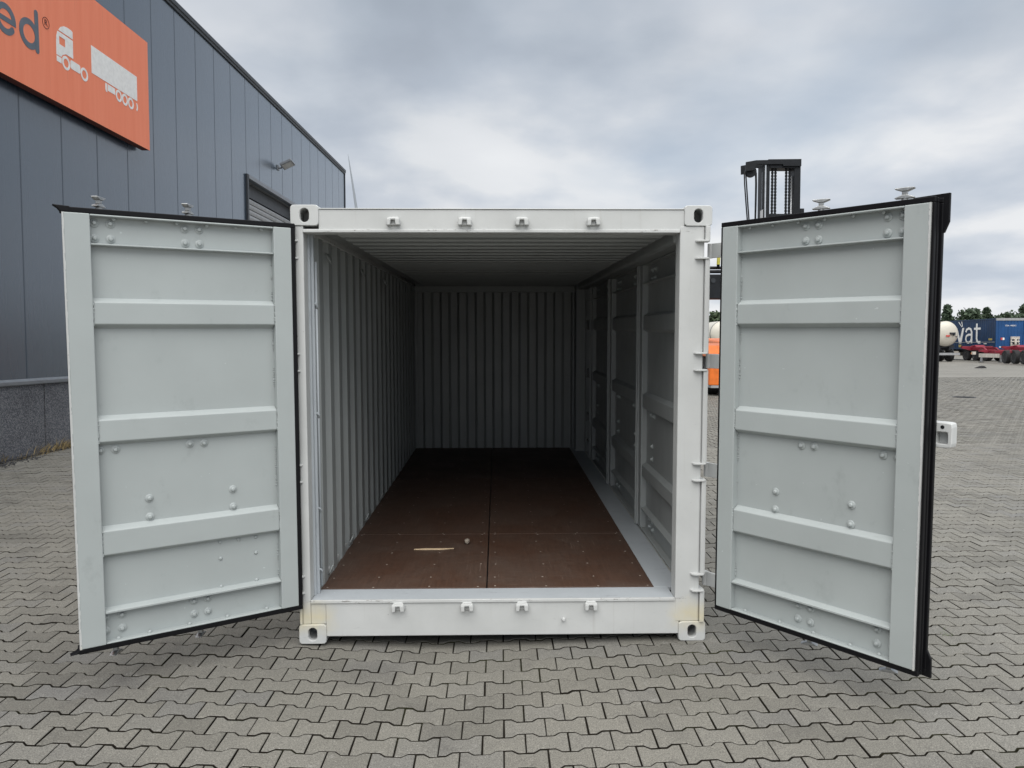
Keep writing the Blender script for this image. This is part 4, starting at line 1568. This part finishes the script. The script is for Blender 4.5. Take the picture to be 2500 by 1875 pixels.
# body
b = mb()
b.prism([(0.35, 0.55), (0.35, 1.35), (0.8, 1.62), (3.4, 1.75), (5.2, 1.8), (5.7, 1.5), (5.7, 0.5)], 'x', -1.25, 1.25)
b.build('body', 'machine_orange', ch, 0.05)
for sx in (-1, 1):
    b = mb()
    b.prism([(-0.30, 0.32), (-0.32, 0.95), (-0.22, 1.30), (0.05, 1.52), (1.35, 1.60), (1.55, 1.35), (1.55, 1.22), (0.1, 1.18), (0.0, 0.9), (-0.12, 0.32)], 'x', sx * 1.26, sx * 2.14)
    b.build('fender', 'machine_orange', ch, 0.03)
    mb().box(sx * 1.3, sx * 2.1, -0.34, 0.1, 0.24, 0.315).build('step_plate', 'frame_grey', ch, 0.01)
b = mb()
b.box(-0.62, 0.72, 1.6, 1.72, 1.7, 3.2)
b.box(-0.62, 0.72, 3.0, 3.1, 1.75, 3.2)
b.box(-0.70, 0.80, 1.5, 3.2, 3.2, 3.32)
for x in (-0.62, 0.66):
    for y in (1.6, 3.0):
        b.box(x, x + 0.06, y, y + 0.1, 1.7, 3.2)
cabo = b.build('cab', 'dark_steel', ch, 0.02)
b = mb()
b.box(-0.55, 0.65, 1.585, 1.598, 2.05, 3.1)
b.box(-0.632, -0.622, 1.75, 2.98, 2.05, 3.1)
b.box(0.722, 0.732, 1.75, 2.98, 2.05, 3.1)
b.build('cab_window', 'glass_dark', cabo)


def wheel_meshes(r, w, axis='x'):
    t = MB()
    t.lathe([(r * 0.55, -w / 2 + 0.02), (r * 0.93, -w / 2), (r, -w / 2 + 0.05), (r, w / 2 - 0.05), (r * 0.93, w / 2), (r * 0.55, w / 2 - 0.02)], axis, 32)
    m = t.mesh('wheel')
    m.materials.append(M['tyre_black'])
    q = MB()
    q.lathe([(0.001, -w / 2 + 0.09), (r * 0.25, -w / 2 + 0.05), (r * 0.3, -w / 2 + 0.10), (r * 0.5, -w / 2 + 0.08), (r * 0.56, -w / 2 + 0.015), (r * 0.56, w / 2 - 0.015), (r * 0.5, w / 2 - 0.08), (r * 0.3, w / 2 - 0.10), (r * 0.25, w / 2 - 0.05), (0.001, w / 2 - 0.09)], axis, 24)
    k = q.mesh('rim')
    k.materials.append(M['rim_grey'])
    for me in (m, k):
        me.polygons.foreach_set('use_smooth', [True] * len(me.polygons))
        me.set_sharp_from_angle(angle=R(40))
    return m, k


def put_wheel(parent, loc, ms):
    o = link('wheel', ms[0], parent, loc)
    link('rim', ms[1], o)
    return o


big_w = wheel_meshes(0.62, 0.5)
mid_w = wheel_meshes(0.52, 0.4)
for sx in (-1, 1):
    put_wheel(ch, (sx * 1.86, 0.72, 0.62), big_w)
    put_wheel(ch, (sx * 1.30, 0.72, 0.62), big_w)
    put_wheel(ch, (sx * 1.48, 4.3, 0.52), mid_w)

# ================================================================== parked trailers, far right
tw = wheel_meshes(0.5, 0.36)


def tanker(loc, label, rotz=0.0, length=11.5):
    t = empty('tank_trailer', loc, (0, 0, rotz), label, 'trailer', 'tank trailers parked at the far side of the yard')
    r, zc_ = 1.07, 2.86 - 0.5
    prof = [(0.0001, -0.36), (0.35, -0.33), (0.65, -0.25), (0.88, -0.12), (1.0, 0.02), (r - 0.005, 0.14), (r, 0.22), (r, length - 0.22), (r - 0.005, length - 0.14), (1.0, length - 0.02), (0.65, length + 0.25), (0.0001, length + 0.36)]
    o = MB().lathe(prof, 'y', 48, (0, 0, zc_)).build('barrel', 'tank_cream', t, smooth=True)
    for y in (0.16, 3.2, 6.5, 9.8):
        MB().lathe([(r + 0.002, y), (r + 0.02, y + 0.005), (r + 0.02, y + 0.06), (r + 0.002, y + 0.065)], 'y', 48, (0, 0, zc_)).build('band', 'dark_steel', t)
    b = MB()
    b.box(-0.5, -0.38, 0.2, length - 0.3, 1.0, 1.35)
    b.box(0.38, 0.5, 0.2, length - 0.3, 1.0, 1.35)
    for y in (0.4, 3, 6, 9, length - 0.5):
        b.box(-0.9, 0.9, y, y + 0.15, 1.15, 1.42)
    b.build('chassis_beam', 'dark_steel', t)
    for y in (1.2, 2.6, 4.0):
        for sx in (-1, 1):
            put_wheel(t, (sx * 0.98, y, 0.5), tw)
            b = MB()
            b.path([(sx * 0.98, y - 0.62, 0.75), (sx * 0.98, y - 0.45, 1.02), (sx * 0.98, y, 1.12), (sx * 0.98, y + 0.45, 1.02), (sx * 0.98, y + 0.62, 0.75)], 0.06, 6)
            b.build('mudguard', 'dark_steel', t)
    for sx in (-1, 1):
        MB().box(sx * 1.12, sx * 1.17, 5.0, 9.5, 0.55, 1.05).build('side_guard', 'chassis_cream', t, 0.01)
        MB().box(sx * 0.7, sx * 0.82, length - 2.6, length - 2.45, 0.0, 1.2).build('landing_leg', 'dark_steel', t)
    MB().box(-1.15, 1.15, -0.1, 0.02, 0.55, 0.75).build('rear_bumper', 'frame_grey', t, 0.01)
    # valve cluster, hazard labels, name plate on the rear dish
    b = MB()
    b.box(0.05, 0.52, -0.46, -0.30, 2.38, 2.46)
    b.box(0.10, 0.22, -0.50, -0.32, 2.28, 2.40)
    b.box(0.34, 0.48, -0.50, -0.30, 2.20, 2.40)
    b.tube((0.28, -0.45, 2.36), (0.28, -0.28, 2.36), 0.08)
    b.build('valve_cluster', 'dark_steel', t, 0.01)
    MB().box(-0.24, -0.11, -0.40, -0.34, 2.10, 2.24).build('hazard_label', 'label_red', t)
    MB().box(-0.08, 0.06, -0.40, -0.345, 2.10, 2.24).build('hazard_label', 'label_red', t)
    MB().box(0.44, 0.80, -0.26, -0.16, 2.10, 2.14).build('name_plate', 'dark_steel', t)
    return t


tanker((37.62, 60.2, gz(37.3, 60)), 'cream tank trailer with round end beside the blue container')
tanker((18.25, 58.5, gz(18, 58)), 'white tank trailer seen through the gap between container post and right door')

# blue container on a chassis
ct = empty('chassis_trailer', (43.53, 60.9, gz(43, 61)), (0, 0, 0), 'dark chassis trailer carrying the blue container', 'trailer')
b = MB()
for sx in (-1, 1):
    b.box(sx * 0.45 - 0.06, sx * 0.45 + 0.06, 0.2, 13.4, 0.75, 1.03)
for y in (0.15, 3.5, 7, 10.2, 13.2):
    b.box(-1.2, 1.2, y, y + 0.18, 0.86, 1.029)
b.build('main_beam', 'dark_steel', ct)
for y in (1.6, 3.0, 4.4):
    for sx in (-1, 1):
        put_wheel(ct, (sx * 0.98, y, 0.5), tw)
for sx in (-1, 1):
    MB().box(sx * 1.12, sx * 1.17, 5.5, 10.5, 0.4, 0.85).build('side_guard', 'chassis_cream', ct, 0.01)
    MB().box(sx * 0.7, sx * 0.82, 10.6, 10.75, 0, 0.86).build('landing_leg', 'dark_steel', ct)
bc = empty('blue_container', (43.53, 60.9, gz(43, 61) + 1.03), (0, 0, 0), 'blue corrugated container with large white lettering loaded on a chassis', 'container')
HC, LC = 2.66, 13.6
b = MB()
for x in (-1.219, 1.119):
    for y in (0, LC - 0.1):
        b.box(x, x + 0.1, y, y + 0.1, 0.0, HC)
b.build('corner_post', 'blue_bright', bc)
b = MB()
for x in (-1.217, 1.157):
    b.box(x, x + 0.06, 0.1, LC - 0.1, 0.0, 0.14)
    b.box(x, x + 0.06, 0.1, LC - 0.1, HC - 0.10, HC)
b.build('side_rail', 'blue_dark', bc)
b = MB()
b.box(-1.119, 1.119, 0.0, 0.08, 0.002, 0.14)
b.box(-1.119, 1.119, LC - .08, LC, 0.002, 0.14)
b.build('end_rail', 'blue_bright', bc)
MB().box(-1.22, 1.22, -0.01, 0.09, HC - 0.20, HC + 0.005).build('end_header', 'frame_grey', bc)
prof = corrugation(LC - 0.2, 0.10, 0.05, 0.10, 0.036)
for sx in (-1, 1):
    a = [(sx * (1.200 - 0.036 + d), 0.1 + s, 0.14) for s, d in prof]
    c = [(sx * (1.200 - 0.036 + d), 0.1 + s, HC - 0.1) for s, d in prof]
    solid(sheet(a, c).build('side_wall', 'blue_dark', bc))
prof = corrugation(2.24, 0.10, 0.04, 0.10, 0.036)
for y, sg_ in ((0.06, -1), (LC - 0.06, 1)):
    a = [(-1.12 + s, y + sg_ * d, 0.14) for s, d in prof]
    c = [(-1.12 + s, y + sg_ * d, HC - 0.15) for s, d in prof]
    solid(sheet(a, c).build('end_wall', 'blue_bright', bc))
prof = corrugation(LC - 0.1, 0.08, 0.04, 0.08, 0.02)
a = [(-1.18, 0.05 + s, HC - 0.03 + d) for s, d in prof]
c = [(1.18, 0.05 + s, HC - 0.03 + d) for s, d in prof]
solid(sheet(a, c).build('roof', 'frame_grey', bc))
# lettering on the long side: reads from far end to near end as seen from the left
def side_poly(p):
    return [(y - 60.9, z - bc.location.z) for y, z in p]


VX0, VX1 = -1.212, -1.204
b = MB()
b.prism(side_poly([(65.50, 3.49), (65.78, 3.49), (66.25, 2.09), (65.90, 2.09)]), 'x', VX0, VX1)
b.prism(side_poly([(66.85, 3.49), (66.58, 3.49), (65.92, 2.09), (66.26, 2.09)]), 'x', VX0 - 0.001, VX1)
b.build('letter', 'sign_white', bc)
b = MB()
b.prism(side_poly(ribbon([(65.25, 3.10), (65.12, 3.32), (64.82, 3.43), (64.52, 3.35), (64.38, 3.10), (64.36, 2.09)], 0.21, False)), 'x', VX0, VX1)
b.prism(side_poly(ribbon([(64.40, 2.86), (64.85, 2.86), (65.16, 2.74), (65.24, 2.48), (65.12, 2.22), (64.82, 2.14), (64.52, 2.26), (64.40, 2.46)], 0.19, False)), 'x', VX0 - 0.001, VX1)
b.build('letter', 'sign_white', bc)
b = MB()
b.prism(side_poly(ribbon([(63.64, 3.83), (63.64, 2.50), (63.56, 2.26), (63.36, 2.17), (63.08, 2.17)], 0.22, False)), 'x', VX0, VX1)
b.prism(side_poly([(64.04, 3.28), (63.09, 3.28), (63.09, 3.47), (64.04, 3.47)]), 'x', VX0 - 0.001, VX1)
b.build('letter', 'sign_white', bc)
b = MB()
b.prism(side_poly([(66.45, 4.05), (66.33, 4.05), (65.80, 3.57), (65.90, 3.57)]), 'x', VX0, VX1)
b.prism(side_poly([(65.96, 4.08), (65.86, 4.08), (65.74, 3.62), (65.82, 3.62)]), 'x', VX0 - 0.001, VX1)
b.build('emblem', 'sign_white', bc)
MB().box(-1.213, -1.207, 0.2, 11.5, 0.60, 0.65).build('stripe', 'frame_grey', bc)
MB().box(-1.213, -1.207, 0.55, 1.05, 0.78, 0.95).build('label_plate', 'label_yellow', bc)
MB().box(-1.213, -1.207, 5.0, 5.4, 0.18, 0.42).build('label_plate', 'label_yellow', bc)
MB().box(-1.213, -1.207, 1.3, 1.7, 0.45, 0.52).build('label_plate', 'sign_white', bc)
o = text_obj('SCIA 14828 2', 0.17, 'container_number', 'sign_white', bc, 0.004)
o.location = (0.02, 0.015, 2.02)
o.rotation_euler = (R(90), 0, 0)
MB().box(-0.82, -0.66, 0.008, 0.022, 0.80, 1.0).build('hazard_label', 'label_red', bc)
MB().box(-0.655, -0.50, 0.008, 0.022, 0.80, 1.0).build('hazard_label', 'sign_white', bc)
MB().box(-0.95, -0.45, -0.005, 0.02, 0.16, 0.24).build('reflector_strip', 'sign_white', bc)
b = MB()
for z in (0.98, 0.86, 0.62, 0.42, 0.30):
    b.box(-0.02, 0.72, -0.16, -0.02, z, z + 0.10)
for x in (0.0, 0.62):
    b.box(x, x + 0.06, -0.14, -0.02, 0.25, 1.08)
b.box(0.28, 0.45, -0.2, -0.02, 0.45, 0.9)
b.build('coupling_panel', 'chassis_cream', bc, 0.01)
b = MB()
b.box(0.10, 0.26, -0.19, -0.161, 0.42, 0.52)
b.box(0.48, 0.62, -0.19, -0.161, 0.42, 0.55)
b.tube((0.02, -0.1, 0.2), (0.68, -0.1, 0.2), 0.05)
b.build('coupling', 'rubber', bc)


# red container chassis without load
def red_chassis(loc, rotz, label):
    t = empty('red_chassis', loc, (0, 0, rotz), label, 'trailer', 'empty red container chassis')
    for sy in (-1, 1):
        b = MB()
        y0 = sy * 0.45
        b.prism([(0.3, 0.98), (2.6, 0.98), (3.1, 0.62), (11.6, 0.62), (11.6, 0.92), (3.3, 0.98), (2.7, 1.22), (0.3, 1.22)], 'y', y0 - 0.07, y0 + 0.07)
        b.build('main_beam', 'chassis_red', t, 0.01)
        MB().box(0.25, 11.5, y0 - 0.09, y0 + 0.09, 1.2205 if False else 0.983, 0.99).build('beam_flange', 'chassis_cream', t) if False else None
    for x, z0, z1 in ((0.05, 0.95, 1.30), (3.6, 0.80, 1.02), (6.4, 0.72, 0.98), (9.0, 0.72, 0.96), (11.55, 0.60, 1.05)):
        b = MB()
        b.prism([(-1.22, z1 - 0.16), (-0.55, z0), (0.55, z0), (1.22, z1 - 0.16), (1.22, z1), (-1.22, z1)], 'x', x, x + 0.24)
        b.build('cross_bolster', 'chassis_red', t, 0.015)
        for sy in (-1, 1):
            MB().box(x + 0.04, x + 0.20, sy * 1.05 - 0.07, sy * 1.05 + 0.07, z1 + 0.001, z1 + 0.06).build('twist_lock', 'dark_steel', t)
    MB().prism([(-0.05, 1.0), (-0.05, 1.36), (0.7, 1.40), (1.05, 1.23), (0.3, 1.0)], 'y', -0.36, 0.36).build('gooseneck_cover', 'chassis_red', t, 0.02)
    MB().box(-0.065, -0.052, -0.3, 0.3, 1.08, 1.30).build('marker_plate', 'sign_white', t)
    for x in (8.0, 9.4, 10.8):
        for sy in (-1, 1):
            o = put_wheel(t, (x, sy * 0.98, 0.5), tw)
            o.rotation_euler = (0, 0, R(90))
    for sy in (-1, 1):
        MB().box(2.9, 3.02, sy * 0.72 - 0.06, sy * 0.72 + 0.06, 0.02, 0.7).build('landing_leg', 'frame_grey', t)
        MB().box(2.78, 3.14, sy * 0.72 - 0.16, sy * 0.72 + 0.16, 0.0, 0.05).build('landing_foot', 'dark_steel', t)
        MB().box(3.6, 7.2, sy * 1.16 - 0.02, sy * 1.16 + 0.02, 0.42, 0.72).build('side_guard', 'chassis_cream', t, 0.01)
    MB().box(2.3, 2.62, -1.22, -1.0, 0.62, 0.86).build('lamp_bracket', 'chassis_cream', t, 0.01)
    MB().box(2.25, 2.34, -1.24, -1.22, 0.66, 0.78).build('side_lamp', 'lamp_amber', t)
    return t


red_chassis((40.15, 60.2, gz(40, 60)), R(-100.5), 'empty red container chassis parked between the cream tank and the blue container')
red_chassis((43.3, 59.8, gz(43, 59)), R(-97), 'empty red container chassis parked in front of the blue container end')

# ---- small things on the far paving
b = MB()
rr = random.Random(4)
pts = arc(0, 0, 0.62, 0.32, 0, 360, 20)[:-1]
mid = [(x * 0.5 * rr.uniform(.8, 1.2) + 0.12, y * 0.5) for x, y in pts]
vs = [(x * rr.uniform(.8, 1.25), y * rr.uniform(.8, 1.2), 0.01) for x, y in pts] + [(x, y, rr.uniform(0.12, 0.22)) for x, y in mid] + [(0.15, 0, 0.26)]
fs = [(i, (i + 1) % 20, 20 + (i + 1) % 20, 20 + i) for i in range(20)] + [(20 + i, 20 + (i + 1) % 20, 40) for i in range(20)] + [tuple(range(20))[::-1]]
o = b.add(vs, fs).build('dropped_tarpaulin', 'cloth_black', smooth=True)
o.location = (30.2, 43.6, gz(30, 43))
o.scale = (0.58, 0.58, 0.62)
tag(o, 'crumpled black tarpaulin scrap lying on the yard before the trailers', 'tarpaulin')
dc = empty('drain_cover', (13.55, 17.8, gz(13.5, 17.8) + 0.004), (0, 0, 0), 'dark round drain cover set in the paving by the right edge', 'drain cover')
MB().lathe([(0.0001, -0.02), (0.31, -0.02), (0.31, 0.006), (0.27, 0.006), (0.268, 0.002), (0.0001, 0.002)], 'z', 32).build('ring', 'dark_steel', dc)
b = MB()
for k in range(-4, 5):
    l = math.sqrt(max(0, 0.25 ** 2 - (k * 0.055) ** 2))
    if l > 0.03:
        b.box(k * 0.055 - 0.012, k * 0.055 + 0.012, -l, l, 0.0025, 0.005)
b.build('grate_bar', 'rubber', dc)

# tufts of weed in the joints by the right door
for x, y, s in ((2.66, -0.02, 1.0), (3.02, -0.46, 0.7)):
    b = MB()
    for k in range(26):
        t = rr.uniform(0, 6.28)
        l = rr.uniform(0.012, 0.035) * s
        px_, py_ = rr.gauss(0, 0.012), rr.gauss(0, 0.03)
        p0 = Vector((px_, py_, -0.004))
        p1 = p0 + Vector((math.cos(t) * l, math.sin(t) * l, l * rr.uniform(.3, .9)))
        sd_ = Vector((-math.sin(t), math.cos(t), 0)) * 0.0022
        b.add([p0 - sd_, p0 + sd_, p1], [(0, 1, 2)])
    o = b.build('weed_tuft', 'weed_green', fixn=False)
    o.location = (x, y, gz(x, y))
    tag(o, 'small green weed tuft in a paving joint just right of the right door' if s == 1.0 else 'tiny green weed tuft in a paving joint near the right picture edge', 'weed')

# ================================================================== wind turbine far behind
tb_ = empty('wind_turbine', (-70.1, 400, 0.4), (0, 0, 0), 'pale wind turbine far behind the container, one blade showing above it', 'wind turbine')
MB().lathe([(2.0, 0.0), (1.8, 15), (1.2, 45.0)], 'z', 24).build('tower', 'turbine_hazy', tb_, smooth=True)
MB().box(-1.3, 1.3, -1.5, 6, 45.01, 47.6).build('nacelle', 'turbine_hazy', tb_, 0.3)
MB().lathe([(0.001, -3.6), (0.9, -3.2), (1.3, -2.2), (1.3, -1.52)], 'y', 20, (0, 0, 46.2)).build('hub', 'turbine_hazy', tb_, smooth=True)
base_ang = math.atan2(0.99, -0.142)
for k in range(3):
    a0 = base_ang + k * 2 * math.pi / 3
    b = MB()
    rings = []
    for q, (d, c_, th) in enumerate(((1.2, 0.7, 0.9), (4, 1.0, 0.8), (9, 1.9, 0.5), (25, 1.15, 0.3), (42, 0.66, 0.16), (52, 0.30, 0.08), (55, 0.06, 0.03))):
        rings.append([(d, c_ * (0.65 * math.cos(2 * math.pi * m / 10)), th * 0.5 * math.sin(2 * math.pi * m / 10)) for m in range(10)])
    vs = [v for r0 in rings for v in r0]
    fs = [(i * 10 + m, i * 10 + (m + 1) % 10, (i + 1) * 10 + (m + 1) % 10, (i + 1) * 10 + m) for i in range(6) for m in range(10)]
    b.add(vs, fs)
    ux, uz = math.cos(a0), math.sin(a0)
    b.xf(Matrix(((ux, -uz, 0, 0), (0, 0, 1, -2.4), (uz, ux, 0, 46.2), (0, 0, 0, 1))))
    b.build('blade', 'turbine_hazy', tb_, smooth=True)


# ================================================================== trees behind the trailers
def tree(loc, h_, rx, kind, label, seed):
    rr = random.Random(seed)
    t = empty('deciduous_tree' if kind else 'conifer_tree', loc, (0, 0, 0), label, 'tree', 'trees behind the parked trailers')
    b = MB()
    b.tube((0, 0, -0.2), (0, 0, h_ * 0.55), 0.045 * h_ * 0.5, 0.02 * h_ * 0.5, 8)
    for k in range(7):
        a_ = rr.uniform(0, 6.28)
        z0 = h_ * rr.uniform(0.25, 0.6)
        l = rx * rr.uniform(0.4, 0.8)
        b.tube((0, 0, z0), (l * math.cos(a_), l * math.sin(a_), z0 + h_ * rr.uniform(0.1, 0.25)), 0.09, 0.03, 6)
    b.build('trunk', 'bark', t, smooth=True)
    rn = np.random.default_rng(seed)
    clumps = []
    nC = 60 if kind else 60
    for k in range(nC):
        if kind:
            a_, u = rn.uniform(0, 6.28), rn.uniform(-1, 1)
            rad = rn.uniform(0.35, 1.0)
            zc2 = h_ * 0.60 + u * h_ * 0.36
            wdt = math.sqrt(max(0.05, 1 - u * u)) * rx
            clumps.append((wdt * rad * math.cos(a_), wdt * rad * math.sin(a_), zc2, rn.uniform(0.28, 0.5) * rx * 0.8))
        else:
            zc2 = h_ * rn.uniform(0.12, 1.0)
            wdt = rx * (1.05 - zc2 / h_) * rn.uniform(0.3, 1.0)
            a_ = rn.uniform(0, 6.28)
            clumps.append((wdt * math.cos(a_), wdt * math.sin(a_), zc2, 0.12 * rx + 0.30 * rx * (1.05 - zc2 / h_)))
    V, F = [], []
    for cx, cy, cz, cr in clumps:
        m = 60
        d = rn.normal(size=(m, 3))
        d /= np.linalg.norm(d, axis=1)[:, None]
        p = np.array([cx, cy, cz]) + d * (cr * rn.uniform(0.45, 1.05, (m, 1))) * np.array([1, 1, 0.75])
        for q in p:
            a1 = rn.normal(size=3)
            a1 /= np.linalg.norm(a1)
            a2 = np.cross(a1, rn.normal(size=3))
            a2 /= np.linalg.norm(a2)
            s_1, s_2 = rn.uniform(0.14, 0.34), rn.uniform(0.10, 0.20)
            i0 = len(V)
            V += [tuple(q - a1 * s_1), tuple(q + a2 * s_2), tuple(q + a1 * s_1), tuple(q - a2 * s_2)]
            F.append((i0, i0 + 1, i0 + 2, i0 + 3))
    b = MB()
    b.add(V, F)
    b.build('crown', 'leaf_mid_hazy' if (kind and seed % 2) else 'leaf_dark_hazy', t, fixn=False)
    return t


spots = [(57.0, 97, 5.4, 2.6, 0), (59.6, 98, 6.5, 2.2, 0), (62.2, 97, 5.7, 2.9, 1), (64.9, 98, 6.1, 2.3, 0), (67.3, 97, 5.5, 2.9, 1), (70.0, 98, 6.6, 2.2, 0), (72.6, 97, 5.6, 3.0, 1),
         (75.3, 98, 6.2, 2.4, 0), (78.2, 96, 5.8, 3.1, 1), (77.4, 92, 8.5, 3.3, 1), (81.6, 95, 8.0, 3.6, 1), (28.6, 97, 5.4, 2.9, 1), (31.5, 98, 5.6, 2.6, 0)]
words = ['leftmost conifer of the tree line, right beside the door edge', 'tall slim conifer, second in the tree line right of the door', 'low bushy tree third in the tree line, above the cream tank',
         'narrow conifer above the right half of the cream tank', 'round bushy tree above the start of the white lettering', 'pointed conifer standing tallest above the white lettering',
         'bushy tree just right of the pointed conifer above the lettering', 'dark conifer left of the biggest tree', 'bushy tree low in front of the biggest tree',
         'biggest broadleaf tree of the tree line, near the right picture edge', 'broadleaf tree cut by the right picture edge', 'bushy tree showing over the white tank in the gap by the post',
         'conifer hidden mostly behind the right door, near the gap']
for k, ((x, y, h_, rx, kind), wd) in enumerate(zip(spots, words)):
    tree((x, y, gz(x, y)), h_, rx, kind, wd, 20 + k)

# low wood that closes the view behind the single trees: one mass, nobody could count it
rn = np.random.default_rng(77)
V, F = [], []
for k in range(15000):
    if rn.random() < 0.82:
        x = rn.uniform(50, 112)
    else:
        x = rn.uniform(22, 40)
    y = 103 + rn.uniform(-2.0, 2.5)
    top = 4.3 + 0.8 * math.sin(x * 1.3) * math.sin(x * 0.37 + 1) + 0.5 * math.sin(x * 3.1)
    z = gz(x, y) + top * rn.random() ** 0.6 + rn.normal(0, 0.18)
    q = np.array([x, y, z])
    a1 = rn.normal(size=3)
    a1 /= np.linalg.norm(a1)
    a2 = np.cross(a1, rn.normal(size=3))
    a2 /= np.linalg.norm(a2)
    s1, s2 = rn.uniform(0.16, 0.40), rn.uniform(0.12, 0.26)
    i0 = len(V)
    V += [tuple(q - a1 * s1), tuple(q + a2 * s2), tuple(q + a1 * s1), tuple(q - a2 * s2)]
    F.append((i0, i0 + 1, i0 + 2, i0 + 3))
o = MB().add(V, F).build('distant_wood', 'leaf_mid_hazy', fixn=False)
tag(o, 'low continuous green wood behind the single trees and the trailers', 'wood', kind='stuff')
